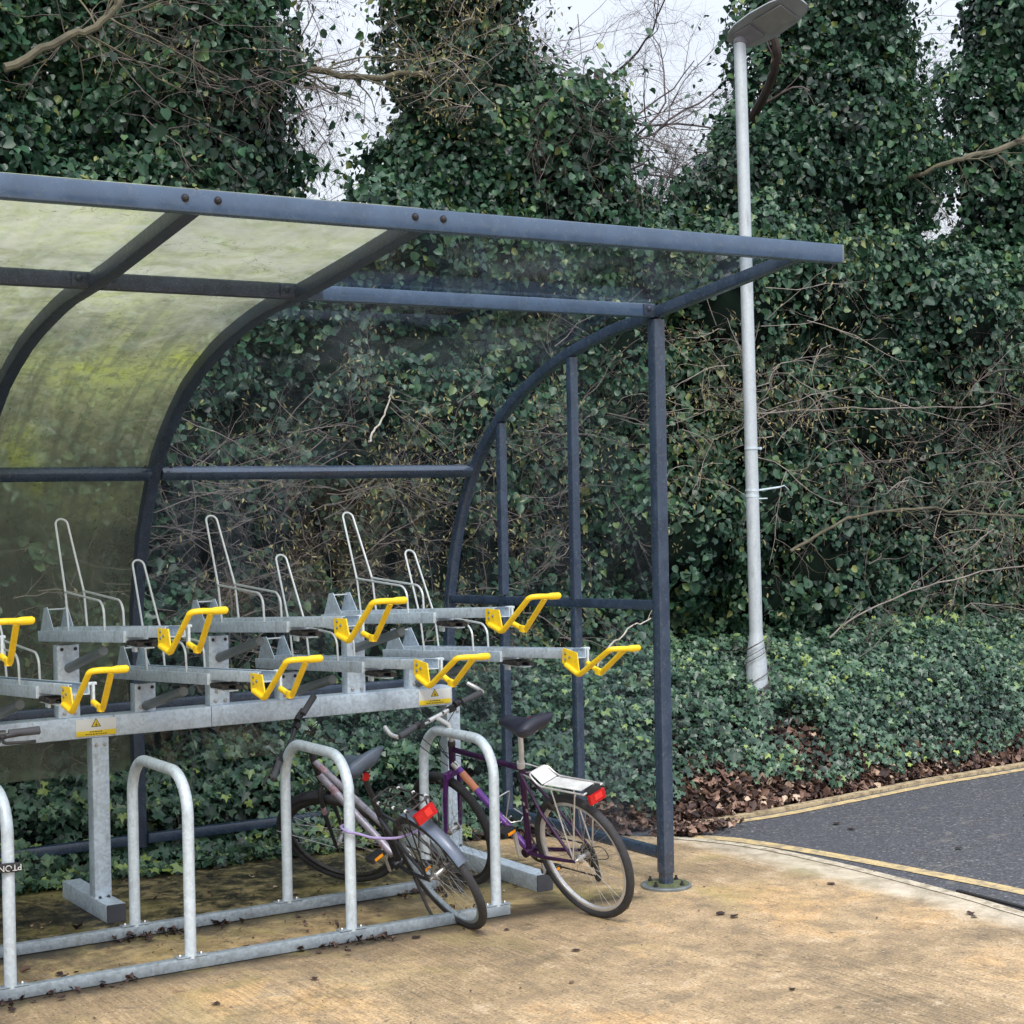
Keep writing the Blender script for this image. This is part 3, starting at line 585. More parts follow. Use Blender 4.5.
# tangles of bare shoots growing out of the thickets (one shrub each)
SH = 'bare twiggy shrubs in front of the ivy'
def shrub(label, spots, n, L, mat, r=.0045, ochre=0, up=.25, lev=2, kids=4, base=None):
    base = base or spots[0]; root = thing('twiggy_shrub', label, 'shrub', base, group=SH); off = V(*base); mb = MB(); tips = []
    for k in range(n):
        s = random.choice(spots); p = V(*s) + V(random.gauss(0, .30), random.gauss(0, .12), random.gauss(0, .28))
        d = V(random.gauss(0, 1), -.12 + random.gauss(0, .25), random.gauss(up, .6)); twig(mb, p-off, d, L*random.uniform(.5, 1.2), r*random.uniform(.7, 1.4), lev, .22, -.01, kids, 3, tips)
    mb.build('branches', mat, root, smooth=False)
    if ochre:
        t = np.array(random.choices(tips, k=ochre)) + rng.normal(0, .05, (ochre, 3))
        leaves('dry_leaves', 'narrow', t, np.tile(V(0, -1, .3), (ochre, 1)), rng.uniform(.018, .048, ochre), 'ochre', rng.uniform(0, 1, ochre), root, .9, .8)
    return root
shrub('tangle of mauve-brown twigs behind the left of the clear back panes', [(-1.9, 2.85, 1.0), (-1.6, 2.85, 1.3), (-1.3, 2.85, 1.6), (-2.2, 2.85, 1.3), (-1.2, 2.8, 1.2)], 44, .9, 'twig', .0045, 0, .1)
shrub('tangle of fine brown twigs across the middle of the back panes', [(-1.3, 2.8, 2.2), (-.7, 2.8, 2.4), (-.3, 2.85, 2.3), (-.9, 2.8, 1.9), (-.3, 2.8, 2.0), (-1.4, 2.8, 1.7), (0, 2.8, 2.2)], 66, .95, 'twig', .0036, 700, .1)
shrub('shrub with ochre dead foliage left of the curved end frame', [(-.1, 2.8, 1.7), (.1, 2.85, 2.1), (-.1, 2.8, 1.4), (.3, 2.85, 2.5)], 34, .7, 'twig', .004, 1900, .2)
shrub('thin twigs with sparse ochre leaves behind the end frame', [(1.0, 2.8, 2.2), (1.2, 2.8, 1.6), (.8, 2.7, 1.4), (1.5, 2.9, 2.6), (1.3, 2.8, 1.3)], 50, .8, 'twig', .004, 900, .15)
shrub('dry twiggy shrub with ochre catkins right of the lamp column under the roof corner', [(3.1, 2.9, 3.2), (3.3, 2.9, 2.9), (2.9, 2.9, 2.6), (3.6, 3.0, 3.0), (3.0, 2.9, 2.3)], 44, .8, 'twig_pale', .0035, 1500, .1)
shrub('spreading bare shoots in the ivy at the right edge, mid height', [(5.6, 2.9, 2.7), (6.1, 3.0, 2.5), (6.4, 3.0, 2.8), (5.2, 2.9, 2.3), (4.8, 2.9, 2.6)], 44, 1.0, 'twig', .0038, 500, .05)
shrub('low arching bare shoots with buds near the right edge', [(5.7, 2.8, 1.9), (6.1, 2.9, 1.7), (5.3, 2.8, 1.6), (6.2, 2.8, 1.3), (4.9, 2.7, 1.6)], 40, .95, 'twig_pale', .0036, 700, .1)
shrub('thin dark shoots rising from the bank just right of the lamp column', [(3.3, 2.7, 1.0), (3.6, 2.7, 1.2), (4.2, 2.8, 1.0)], 12, .9, 'twig', .004, 0, .35)
shrub('brown twigs hanging over the ivy right of the middle tree top', [(2.2, 3.55, 5.3), (2.0, 3.6, 5.7), (2.5, 3.6, 4.9), (2.4, 3.6, 4.6), (1.9, 3.5, 4.8)], 50, .7, 'twig', .0036, 0, -.3)
shrub('ochre budding twigs on the left shoulder of the middle tree', [(.9, 3.6, 6.0), (1.1, 3.6, 5.6), (.8, 3.6, 5.3), (1.5, 3.5, 6.0)], 30, .6, 'twig_pale', .0036, 1500, -.1)
shrub('arching bare twigs over the ivy at the upper left corner', [(-2.3, 3.3, 5.4), (-2.0, 3.3, 5.1), (-1.6, 3.3, 5.3), (-1.3, 3.3, 4.9), (-.8, 3.4, 5.0)], 46, .9, 'twig', .004, 400, -.1)
shrub('bleached thin twigs low behind the dirty left panes', [(-2.9, 2.7, .7), (-2.5, 2.7, 1.0), (-2.7, 2.7, 1.3)], 14, .7, 'twig_pale', .0035, 0, .2)

# individual boughs seen against ivy and sky
BG = 'bare boughs crossing the ivy'
def bough(label, pts, r0, r1, mat, kids=6, lev=1, L=.6, moss=False):
    base = pts[0]; root = thing('bough', label, 'branch', base, group=BG); off = V(*base)
    pp = smooth_line(pts, 5); pp = [p + V(random.gauss(0, .006), 0, random.gauss(0, .008)) - off for p in pp]
    mb = MB(); rr = np.linspace(r0, r1, len(pp)); mb.tube(pp, list(rr), 8); mb.build('limb', mat, root)
    if kids:
        mb = MB()
        for k in range(kids):
            i = random.randint(2, len(pp)-2); t = unit(pp[i+1]-pp[i]); twig(mb, pp[i], unit(t + V(random.gauss(0, .5), random.gauss(0, .3), random.gauss(0, .7))), L*random.uniform(.5, 1.2), max(.003, rr[i]*.35), lev, .22, -.02, 4, 4)
        mb.build('twigs', mat if mat != 'bark' else 'twig', root, smooth=False)
    return root
bough('pale broken branch standing behind the clear back pane', [(-.28, 2.75, 2.46), (-.22, 2.75, 2.56), (-.13, 2.75, 2.70), (-.10, 2.75, 2.83)], .008, .0045, 'dead', 0)
bough('thick mossy bough in the top left corner', [(-2.5, 3.1, 4.72), (-2.15, 3.1, 4.95), (-1.95, 3.1, 5.05), (-1.75, 3.1, 5.3), (-1.55, 3.1, 5.75)], .028, .018, 'moss_bark', 10, 1, .6)
bough('mossy bough bridging the sky gap between the left and middle trees', [(-.75, 3.9, 5.0), (-.25, 3.9, 5.17), (.25, 3.9, 5.16), (.9, 3.9, 5.26), (1.5, 3.8, 5.2), (2.0, 3.7, 5.05)], .030, .012, 'moss_bark', 12, 2, .8)
bough('dark leaning trunk showing through the ivy beside the lantern', [(4.2, 4.1, 5.3), (4.0, 3.62, 5.50), (3.88, 3.40, 5.66), (3.80, 3.36, 5.9), (3.78, 3.40, 6.9)], .040, .030, 'bark', 5, 1, .5)
bough('stout bare bough reaching up to the right edge', [(5.6, 3.95, 4.80), (5.72, 3.45, 4.90), (6.0, 3.3, 5.00), (6.4, 3.3, 5.10), (7.0, 3.3, 5.35)], .018, .030, 'moss_bark', 8, 1, .6)
bough('long olive branch crossing the ivy right of the lamp column', [(3.35, 2.75, 1.62), (3.9, 2.7, 1.86), (4.5, 2.7, 1.93), (5.2, 2.7, 1.90), (6.3, 2.7, 1.80)], .013, .009, 'moss_bark', 14, 1, .45)
bough('thin grey branch curving low over the ivy at the right', [(3.6, 2.6, .95), (4.0, 2.6, 1.15), (4.8, 2.6, 1.33), (5.6, 2.6, 1.42), (6.4, 2.6, 1.44)], .007, .005, 'twig_pale', 8, 1, .5)
bough('straight thin shoot level with the roof height right of the lamp', [(3.0, 2.8, 2.69), (3.9, 2.8, 2.73), (4.8, 2.8, 2.74), (5.9, 2.8, 2.80)], .006, .004, 'twig_pale', 3, 0, .3)
bough('bleached shoot rising behind the right end pane', [(1.20, 2.3, .92), (1.32, 2.3, 1.05), (1.5, 2.3, 1.18), (1.66, 2.3, 1.22)], .007, .004, 'dead', 2, 0, .2)

# leafless trees far behind, seen in the gaps of sky
for lab, (bx, by), hgt, seed in (('leafless tree filling the sky gap left of the middle ivy tree', (.9, 7.5), 7.6, 41), ('leafless tree with drooping fine twigs between middle ivy tree and lamp', (5.0, 7.6), 8.0, 42), ('leafless tree in the narrow sky gap at the upper right', (9.4, 8.0), 8.2, 43)):
    random.seed(seed); root = thing('bare_tree', lab, 'tree', (bx, by, .6), group='leafless trees behind the ivy'); t = MB(); t.tube([(0, 0, 0), (.1, 0, 2), (-.05, 0, 4), (.1, 0, hgt*.75)], [.16, .13, .1, .05], 8); t.build('trunk', 'bark', root)
    cr = MB()
    for k in range(34):
        z = random.uniform(3.2, hgt*.75); d = V(random.gauss(0, 1), random.gauss(0, .5), random.uniform(.1, .8)); twig(cr, (0, 0, z), d, random.uniform(1.3, 2.8), .016, 3, .20, -.035, 7, 3)
    cr.build('crown', 'twig_dark', root, smooth=False)
random.seed(11)

# ---------------------------------------------------------------- cycle shelter
sh = thing('cycle_shelter', 'navy steel cycle shelter with curved clear and algae-stained panes', 'cycle shelter')
arch = [(0, 3.018), (.14, 3.012), (.30, 2.998), (.45, 2.974), (.60, 2.943), (.79, 2.900), (.98, 2.845), (1.18, 2.768), (1.37, 2.680), (1.54, 2.578), (1.69, 2.460), (1.82, 2.335), (1.92, 2.205), (2.01, 2.05), (2.09, 1.88), (2.155, 1.69), (2.21, 1.48), (2.235, 1.2), (2.245, .9), (2.24, .55), (2.23, .10)]
def sub(a, y0): return a
for X, rad, end in ((0, .058, True), (-2.076, .066, False), (-3.054, .066, False), (-5.13, .058, True)):
    mb = MB(); dz = 0 if end else .02
    cant = [(X, -1.165, 3.205), (X, -.25, 3.075), (X, 0.02, 3.045)] if not end else [(X, -1.165, 3.205), (X, -.02, 3.045)]
    path = cant + [(X, y+(0 if end else .02), z+dz*(1 if y < 1.5 else .4)) for y, z in arch[1:]]
    mb.sweep(path, rrect(rad, rad, .007), ref=V(1, 0, 0)); mb.build('end_arch' if end else 'rafter', 'navy' if end else 'navy_dusty', sh)
XL, XR = -5.30, .188
mb = MB(); mb.bar((XL, -1.201, 3.205), (XR-.012, -1.201, 3.205), .088, .062, .008, ref=V(0, 0, 1)); rb = mb.build('roof_beam', 'navy_lit', sh)
mb = MB(); mb.bar((XR-.012, -1.201, 3.205), (XR, -1.201, 3.205), .086, .060, .006, ref=V(0, 0, 1)); mb.bar((XR, -1.201, 3.205), (XR+.001, -1.201, 3.205), .07, .045, .006, ref=V(0, 0, 1)); mb.build('end_plug', 'strut', rb)
for X in (-2.076, -3.054):
    for s in (-.105, .105):
        mb = MB(); mb.bolt((X+s*.62, -1.232, 3.212), (0, -1, 0), .013, .014); mb.build('bolt', 'black', rb)
for X0, X1 in ((-5.10, -3.087), (-3.021, -2.109), (-2.043, -.029)):
    mb = MB(); mb.bar((X0, .0, 3.05), (X1, .0, 3.05), .070, .060, .007, ref=V(0, 0, 1)); pu = mb.build('purlin', 'navy_lit' if X1 > -1 else 'navy_dusty', sh)
    for X, s in ((X0, 1), (X1, -1)):
        b = MB(); b.bar((X, -.034, 3.052), (X+s*.075, -.034, 3.052), .06, .006, .002, ref=V(0, 0, 1)); b.bolt((X+s*.045, -.037, 3.058), (0, -1, 0), .013, .014); b.build('bracket', 'navy_dusty', pu)
    mb = MB(); mb.sweep([(X0, 1.885, 2.250), (X1, 1.885, 2.250)], rrect(.060, .060, .007), ref=unit(V(0, .62, -.78))); mr = mb.build('middle_rail', 'navy', sh)
    for X, s in ((X0, 1), (X1, -1)):
        b = MB(); b.bolt((X+s*.04, 1.84, 2.285), (0, -.6, .8), .010, .012); b.build('bolt', 'black', mr)
    mb = MB(); mb.bar((X0, 2.235, .925), (X1, 2.235, .925), .052, .05, .006, ref=V(0, 0, 1)); mb.build('back_rail', 'navy', sh)
    mb = MB(); mb.bar((X0, 2.215, .160), (X1, 2.215, .160), .056, .055, .006, ref=V(0, 0, 1)); mb.build('bottom_rail', 'navy', sh)
for X in (0, -5.13):
    mb = MB(); mb.bar((X, 0, .075), (X, 0, 3.005), .068, .068, .007, ref=V(1, 0, 0)); mb.bar((X, 0, .01), (X, 0, .075), .058, .058, .006, ref=V(1, 0, 0)); po = mb.build('post', 'navy', sh)
    mb = MB(); mb.lathe((X, 0, 0), (0, 0, 1), [(0, .135), (.012, .135), (.016, .131)], 40); bp_ = mb.build('base_plate', 'strut', sh)
    mb = MB(); mb.lathe((X+.012, 0.0, .0165), (0, 0, 1), [(0, .115), (.002, .110)], 20); M.setdefault('moss', painted('moss_film', (.085, .100, .045), .9, 0, .5, 40)); mb.build('moss', 'moss', bp_)
    for a in (20, 110, 200, 290):
        mb = MB(); mb.lathe((X+.10*math.cos(math.radians(a)), .10*math.sin(math.radians(a)), .016), (0, 0, 1), [(0, .013), (.012, .012), (.013, .007), (.026, .006)], 8); mb.build('anchor_bolt', 'black', bp_)
    mb = MB(); mb.bar((X, .034, 1.492), (X, 2.20, 1.442), .052, .048, .006, ref=V(0, 0, 1)); mb.build('end_rail', 'navy', sh)
    mb = MB(); mb.bar((X, .034, .172), (X, 2.20, .172), .056, .05, .006, ref=V(0, 0, 1)); mb.build('end_bottom_rail', 'navy', sh)
    for Y, zt in ((.794, 2.87), (1.563, 2.53)):
        mb = MB(); mb.bar((X, Y, .2), (X, Y, 1.452), .050, .050, .006, ref=V(1, 0, 0)); mb.bar((X, Y, 1.492), (X, Y, zt), .050, .050, .006, ref=V(1, 0, 0)); mb.build('mullion', 'navy', sh)
# panes follow the curve just outside the steel
roofcurve = [(-1.19, 3.258), (-.6, 3.172), (0, 3.090)]
def offs(a, d):
    out = []
    for i, (y, z) in enumerate(a):
        y0, z0 = a[max(i-1, 0)]; y1, z1 = a[min(i+1, len(a)-1)]; t = unit(V(y1-y0, z1-z0)); out.append((y - t[1]*d*-1*-1, z + t[0]*d))
    return out
wall = [(y, z) for y, z in offs(arch, .055) if z > .14]
for X0, X1, mt in ((-5.12, -3.058, 'algae'), (-3.050, -2.080, 'algae'), (-2.072, .02, 'clear')):
    for nm, cv in (('roof_pane', roofcurve), ('curved_pane', [(0, 3.086)] + wall[1:13]), ('lower_pane', wall[12:])):
        mb = MB(); nx = 9; vs = [(X0 + (X1-X0)*i/(nx-1), y, z) for i in range(nx) for y, z in cv]; k = len(cv)
        mb.add(vs, [[i*k+j, (i+1)*k+j, (i+1)*k+j+1, i*k+j+1] for i in range(nx-1) for j in range(k-1)]); mb.build(nm, mt, sh, True, 60)
ya = [p[0] for p in arch]; za = [p[1] for p in arch]
for X in (.012, -5.118):
    for Y0, Y1 in ((.03, .79), (.80, 1.56), (1.57, 2.215)):
        top = []
        for t in np.linspace(0, 1, 9):
            y = Y0 + (Y1-Y0)*t; top.append((y, np.interp(y, ya[:17], za[:17]) if y < 2.2 else 1.5))
        for nm, lo, hi in (('end_pane_upper', 1.47, None), ('end_pane_lower', .18, 1.46)):
            pts = [(X, Y0, lo), (X, Y1, lo)] + ([(X, y, max(z-.01, lo+.01)) for y, z in top[::-1]] if hi is None else [(X, Y1, hi), (X, Y0, hi)])
            mb = MB(); mb.add(pts, [list(range(len(pts)))]); mb.build('end_pane', 'clear', sh, False)

# ---------------------------------------------------------------- two-tier rack
rk = thing('two_tier_cycle_rack', 'galvanised two-tier cycle rack with yellow pull-down handles under the shelter', 'cycle rack', (-2.6, 1.27, 0))
O = V(-2.6, 1.27, 0)
def R(*p): return V(*p) - O
BX = [-4.95, -2.585, -2.19, -.585]
for a, b in ((-4.95, -2.582), (-2.578, -2.052), (-2.048, -.585)):
    mb = MB(); mb.bar(R(a, 1.27, .957), R(b, 1.27, .957), .108, .12, .006, ref=V(0, 0, 1)); mb.build('beam', 'galv', rk)
for X, y0 in ((-4.70, 1.03), (-2.652, 1.03), (-.575, .30)):
    mb = MB(); mb.bar(R(X, 1.255, .09), R(X, 1.255, .902), .088, .085, .005, ref=V(1, 0, 0)); up = mb.build('upright', 'galv', rk)
    for s in (-.022, .022):
        b = MB(); b.bolt(R(X+s, 1.212, .865), (0, -1, 0), .009, .010); b.build('bolt', 'steel', up)
        b = MB(); b.bolt(R(X+s, 1.200, .091), (0, 0, 1), .008, .010); b.build('bolt', 'dark_steel', up)
    mb = MB(); mb.bar(R(X, y0, .045), R(X, 1.72, .045), .10, .09, .005, ref=V(1, 0, 0)); ft = mb.build('foot', 'galv', rk)
    mb = MB(); mb.bar(R(X, y0-.008, .045), R(X, y0, .045), .097, .087, .005, ref=V(1, 0, 0)); mb.build('end_cap', 'grip', ft)
def label(X):
    mb = MB(); mb.bar(R(X-.105, 1.2075, .957), R(X+.105, 1.2075, .957), .086, .002, .0008, ref=V(0, 0, 1)); lb = mb.build('warning_label', 'label_white', rk)
    mb = MB(); mb.bar(R(X-.103, 1.2055, .928), R(X+.103, 1.2055, .928), .027, .001, .0004, ref=V(0, 0, 1)); mb.build('yellow_band', 'label_yellow', lb)
    def tri(s, y, d): return [R(X-s, y, .975-s*.62), R(X+s, y, .975-s*.62), R(X, y, .975+s*1.1)]
    mb = MB(); mb.prism(tri(.026, 1.2062, 0), (0, 1, 0), .001); mb.build('triangle_border', 'black', lb, False)
    mb = MB(); mb.prism(tri(.020, 1.2045, 0), (0, 1, 0), .001); mb.build('triangle', 'label_yellow', lb, False)
    mb = MB()
    mb.bar(R(X-.007, 1.2035, .969), R(X+.007, 1.2035, .969), .004, .0008, .0003, ref=V(0, 0, 1)); mb.bar(R(X, 1.2035, .964), R(X, 1.2035, .984), .003, .0008, .0003, ref=V(1, 0, 0))
    for z, w in ((.935, .034), (.923, .055)):
        x = -w
        while x < w:
            l = random.uniform(.005, .013); mb.bar(R(X+x, 1.2045, z), R(X+min(x+l, w), 1.2045, z), .0045, .0006, .0002, ref=V(0, 0, 1)); x += l + .004
    mb.build('small_print', 'black', lb, False)
label(-2.675); label(-.70)
# tray (built once, local origin on the beam line of its own X at the tray's reference height)
def tz(y): return 1.507 - .055*(y - .30)       # top of the outer channel
def make_tray():
    t = MB()
    def ch(y0, y1, w, h, dz, th=.004):
        m = MB()
        for s in (-1, 1): m.bar((s*(w/2-th/2), y0, tz(y0)-h/2+dz), (s*(w/2-th/2), y1, tz(y1)-h/2+dz), h, th, .0015, ref=V(0, 0, 1))
        m.bar((0, y0, tz(y0)-h+dz+th/2), (0, y1, tz(y1)-h+dz+th/2), th, w-2*th-.001, .0015, ref=V(0, 0, 1))
        for s in (-1, 1): m.bar((s*(w/2-.010), y0, tz(y0)+dz-.0012), (s*(w/2-.010), y1, tz(y1)+dz-.0012), .0025, .013, .0009, ref=V(0, 0, 1))
        return m
    m = ch(1.545, .265, .116, .054, -.003); tr = m.build('tray', 'galv', None)
    m = ch(1.50, -.225, .092, .048, .015); sl = m.build('slide', 'galv', tr)
    m = MB(); m.bar((0, .30, tz(.3)-.045), (0, .262, tz(.3)-.045), .112, .014, .004, ref=V(0, 0, 1)); m.box((0, .2635, tz(.26)-.03), (.118, .004, .052), .001); m.build('channel_cap', 'galv_light', tr)
    m = MB(); m.bar((-.03, .25, tz(.2)-.062), (-.03, .12, tz(.2)-.062), .03, .02, .003, ref=V(1, 0, 0)); m.bar((.03, .26, tz(.2)-.064), (.03, .10, tz(.2)-.064), .03, .018, .003, ref=V(1, 0, 0))
    for y in (.24, .20, .15): m.lathe((-.05, y, tz(y)-.058), (1, 0, 0), [(0, .012), (.1, .012)], 10)
    m.build('roller', 'dark_steel', tr)
    m = MB(); m.bar((-.02, .26, tz(.2)-.074), (.0, .09, tz(.2)-.076), .05, .006, .002, ref=V(1, 0, 0)); m.build('catch_plate', 'galv_light', tr)
    # rear triangular wheel guides
    for s in (-1, 1):
        m = MB(); x = s*.052; m.prism([(x, 1.52, tz(1.52)-.002), (x, 1.455, tz(1.45)+.115), (x, 1.405, tz(1.40)+.118), (x, 1.30, tz(1.30)-.002)], (1, 0, 0), .003); m.build('guide_plate', 'galv', tr, False)
    m = MB(); m.tube([(-.052, 1.44, tz(1.44)+.105), (.055, 1.44, tz(1.44)+.105)], .0045, 8); m.build('cross_rod', 'wire', tr)
    # tall hairpin
    wr = .0058; w = .047
    sp = [(1.075, tz(1.07)-.01), (1.115, 1.645), (1.30, 1.985)]
    pts = [(-w, y, z) for y, z in sp]; d = unit(V(0, sp[2][0]-sp[1][0], sp[2][1]-sp[1][1]))
    wt = .031; top = [(-wt*math.cos(a), *(V(0, sp[2][0], sp[2][1]) + d*wt*math.sin(a))[1:]) for a in np.linspace(0, PI, 9)]
    pts[2] = (-wt,) + tuple(sp[2]); path = fillet(pts, .02) + [V(*p) for p in top[1:-1]] + fillet([(wt, *sp[2]), (w, *sp[1]), (w, *sp[0])], .02)
    m = MB(); m.tube(path, wr, 7); m.build('wheel_loop', 'wire', tr)
    # low side loops
    for s in (-1, 1):
        m = MB(); m.tube(fillet([(s*w, 1.117, 1.652), (s*w, .60, 1.628), (s*w, .555, 1.592), (s*w, .545, tz(.545)-.01)], .03), wr, 7); m.build('side_loop', 'wire', tr)
    # gas strut
    m = MB(); m.lathe((0.0, 1.235, 1.262), unit(V(0, -.84, .19)), [(0, .023), (.004, .0245), (.54, .0245), (.544, .02)], 16); m.build('gas_strut', 'strut', tr)
    # yellow handle: bracket plates, two cranked legs, cross bar
    m = MB(); w = .068
    m.box((.060, -.318, 1.452), (.020, .045, .030), .004)
    for s in (-1, 1):
        x = s*.052
        if s < 0: m.prism([(x, -.165, tz(-.16)+.008), (x, -.285, tz(-.28)+.006), (x, -.325, 1.440), (x, -.29, 1.432), (x, -.17, 1.468)], (s, 0, 0), .006)
        m.tube(fillet([(s*w*.95, -.215, 1.468), (s*w*.95, -.330, 1.446), (s*w*.95 if s < 0 else .030, -.552, 1.622)], .02), .0130, 10)
    m.tube(fillet([(-w*.95, -.50, 1.580), (-w*.95, -.562, 1.630), (-w*.95+.035, -.578, 1.634), (.03, -.583, 1.632), (.052, -.585, 1.632)], .025), .0130, 10)
    m.tube([(.020, -.583, 1.632), (.040, -.584, 1.632), (.082, -.586, 1.633), (.090, -.586, 1.633)], [.0130, .0165, .0160, .010], 12)
    h = m.build('pull_handle', 'yellow', tr)
    m = MB(); m.box((.068, -.20, 1.500), (.012, .03, .10), .003); m.bar((.05, -.19, 1.545), (.085, -.19, 1.545), .012, .03, .003, ref=V(0, 0, 1)); m.build('catch', 'galv_light', tr)
    for yy, zz in ((-.20, 1.528), (-.235, 1.512), (-.20, 1.500)):
        b = MB(); b.bolt((-.0585, yy, zz), (-1, 0, 0), .006, .006); b.build('handle_bolt', 'strut', tr)
    return tr
tr0 = make_tray(); first = True
def kids(o): return [x for x in bpy.data.objects if x.parent == o]
proto_kids = kids(tr0)
for i, X in enumerate([-4.42, -3.61, -2.80, -1.99, -1.18, -4.01, -3.205, -2.40, -1.59, -.79]):
    low = i >= 5
    if first: t = tr0; first = False
    else:
        t = tr0.copy(); C.objects.link(t)
        for k in proto_kids: c = k.copy(); C.objects.link(c); c.parent = t
    dy = {-2.80: 0, -1.99: -.075, -1.18: -.07, -3.205: .075, -2.40: -.065, -1.59: -.09, -.79: -.14}.get(X, 0)
    for k in [q for q in bpy.data.objects if q.parent == t and q.name.split('.')[0] in ('slide', 'pull_handle', 'catch', 'handle_bolt')]: k.location = (0, dy, -.055*dy)
    for k in [q for q in bpy.data.objects if q.parent == t and q.name.split('.')[0] == 'pull_handle']:
        a_ = math.radians({-1.59: 8, -.79: 10, -1.18: 3}.get(X, random.uniform(-1, 1))); k.matrix_basis = Matrix.Translation((0, dy-.25, -.055*dy+1.48)) @ Matrix.Rotation(a_, 4, 'X') @ Matrix.Translation((0, .25, -1.48))
    t.parent = rk; t.location = (X - O[0], -O[1], -.222 if low else 0)
    zt = 1.155 if low else 1.378
    mb = MB(); mb.bar(R(X-.002, 1.268, 1.012), R(X-.002, 1.268, zt), .112, .072, .004, ref=V(1, 0, 0)); po = mb.build('tray_post', 'galv', rk)
    for s in (-.028, .028):
        b = MB(); b.bolt(R(X+s, 1.231, 1.035), (0, -1, 0), .0095, .010); b.build('bolt', 'steel', po)
    for s in (-.035, .035):
        b = MB(); b.bolt(R(X+s, 1.231, zt-.02), (0, -1, 0), .0075, .008); b.build('bolt', 'dark_steel', po)

# ---------------------------------------------------------------- hoop stand
hs = thing('hoop_stand', 'row of galvanised hoops welded to two floor rails in front of the rack', 'cycle stand', (-2.7, .34, 0)); O2 = V(-2.7, .34, 0)
for Y, x1 in ((-.009, -1.00), (.698, -1.00)):
    mb = MB(); a, b = V(-4.6, Y, .035)-O2, V(x1, Y, .035)-O2
    mb.bar(a - V(0, 0, .006), b - V(0, 0, .006), .052, .050, .005, ref=V(0, 0, 1)); mb.build('floor_rail', 'galv_dull', hs)
for k in range(-1, 4):
    X = -3.479 + .804*k; y0, y1, H = -.009, .698, .868; r = .185
    path = [V(X, y0, .05)] + [V(X, y0, .3), V(X, y0, .5)] + [V(X, y, z) for y, z in arc(y0+r, H-r, r, 180, 90, 10)] + [V(X, y, z) for y, z in arc(y1-r, H-r, r, 90, 0, 10)] + [V(X, y1, .5), V(X, y1, .3), V(X, y1, .05)]
    mb = MB(); mb.tube([p-O2 for p in path], .0262, 18, ref=V(1, 0, 0)); hp = mb.build('hoop', 'galv_light', hs)
    for y in (y0, y1):
        b = MB(); b.bar(V(X-.07, y, .0585)-O2, V(X+.07, y, .0585)-O2, .006, .050, .002, ref=V(0, 0, 1)); fl = b.build('flange', 'galv_dull', hs)
        for s in (-.05, .05): b = MB(); b.bolt(V(X+s, y, .0615)-O2, (0, 0, 1), .008, .010); b.build('bolt', 'steel', fl)
    b = MB(); b.lathe(V(X+.0, y0+.045, .80)-O2 + V(-.0255, -.0, 0), (-1, 0, 0), [(0, .004), (.001, .003)], 8); b.build('vent_hole', 'black', hp)

# ---------------------------------------------------------------- street lamp
lp = thing('street_lamp', 'galvanised street lamp column standing in the ivy with grey lantern', 'street lamp', (2.51, 2.18, .3)); L0 = V(2.51, 2.18, .3)
mb = MB(); mb.lathe((0, 0, 0), (0, 0, 1), [(0, .080), (.42, .080), (.58, .074), (.66, .064), (.74, .052), (.78, .048)], 20); mb.build('base_section', 'pole', lp)
mb = MB(); mb.tube([(0, 0, .77), (-.003, .02, 2.6), (-.010, .05, 5.03)], [.048, .046, .044], 20); mb.build('shaft', 'pole', lp)
ln = MB(); sec = [(-.05, .06, .05), (.02, .115, .075), (.12, .15, .09), (.30, .165, .090), (.50, .155, .075), (.66, .12, .05), (.72, .06, .02)]
vs = []; K = 14
for d, w, h in sec:
    for k in range(K):
        a = PI*k/(K-1); vs.append((w*math.cos(a), -d, h*math.sin(a)*.8 + .30*(d*.10)))
    # flat underside closes the dome
fs = [[i*K+k, i*K+k+1, (i+1)*K+k+1, (i+1)*K+k] for i in range(len(sec)-1) for k in range(K-1)] + [[i*K+K-1, i*K, (i+1)*K, (i+1)*K+K-1] for i in range(len(sec)-1)] + [list(range(K)), [(len(sec)-1)*K+k for k in range(K)][::-1]]
ln.add(vs, fs); lan = ln.build('lantern', 'lamp_grey', lp, True, 50); lan.scale = (.95, .84, .95); lan.location = (-.01, .09, 5.02); lan.rotation_euler = (math.radians(-15), math.radians(20), math.radians(6))
mb = MB(); mb.box((0, -.13, -.006), (.17, .22, .008), .003); mb.build('gear_cover', 'lamp_dark', lan)
mb = MB(); mb.box((0, -.43, -.003), (.19, .30, .010), .004); mb.build('lens', 'lamp_lens', lan)
mb = MB(); mb.lathe((0, -.05, -.05), (0, 0, 1), [(0, .048), (.06, .052)], 16); mb.build('spigot', 'lamp_dark', lan)
for z, arm in ((1.80, True), (1.76, False), (2.10, False)):
    mb = MB(); mb.lathe((-.003, .012, z-.008), (0, 0, 1), [(0, .0495), (.016, .0495)], 20)
    if arm: mb.bar((.03, -.02, z), (.20, -.05, z+.02), .012, .03, .003, ref=V(0, 0, 1)); mb.tube([(.18, -.05, z+.018), (.24, -.06, z+.03), (.28, -.06, z+.0)], .004, 6)
    elif z < 2: mb.bar((.03, -.02, z-.02), (.09, -.04, z-.02), .008, .02, .002, ref=V(0, 0, 1))
    else: mb.box((.052, -.015, z), (.02, .03, .018), .003)
    mb.build('strap', 'galv_light', lp)
iv = MB()
for k in range(18):
    a0 = random.uniform(0, 6); z0 = random.uniform(.2, .6); iv.tube([((.092+.004*math.sin(t*5))*math.cos(a0+t), (.092+.004*math.sin(t*5))*math.sin(a0+t), z0+.05*t*random.choice((1, 1))) for t in np.linspace(0, random.uniform(2, 4.5), 12)], .0035, 4)
tag(iv.build('vine_stems', 'twig_dark', None, False), 'dry vine stems wound around the base of the lamp column', 'vine').location = L0

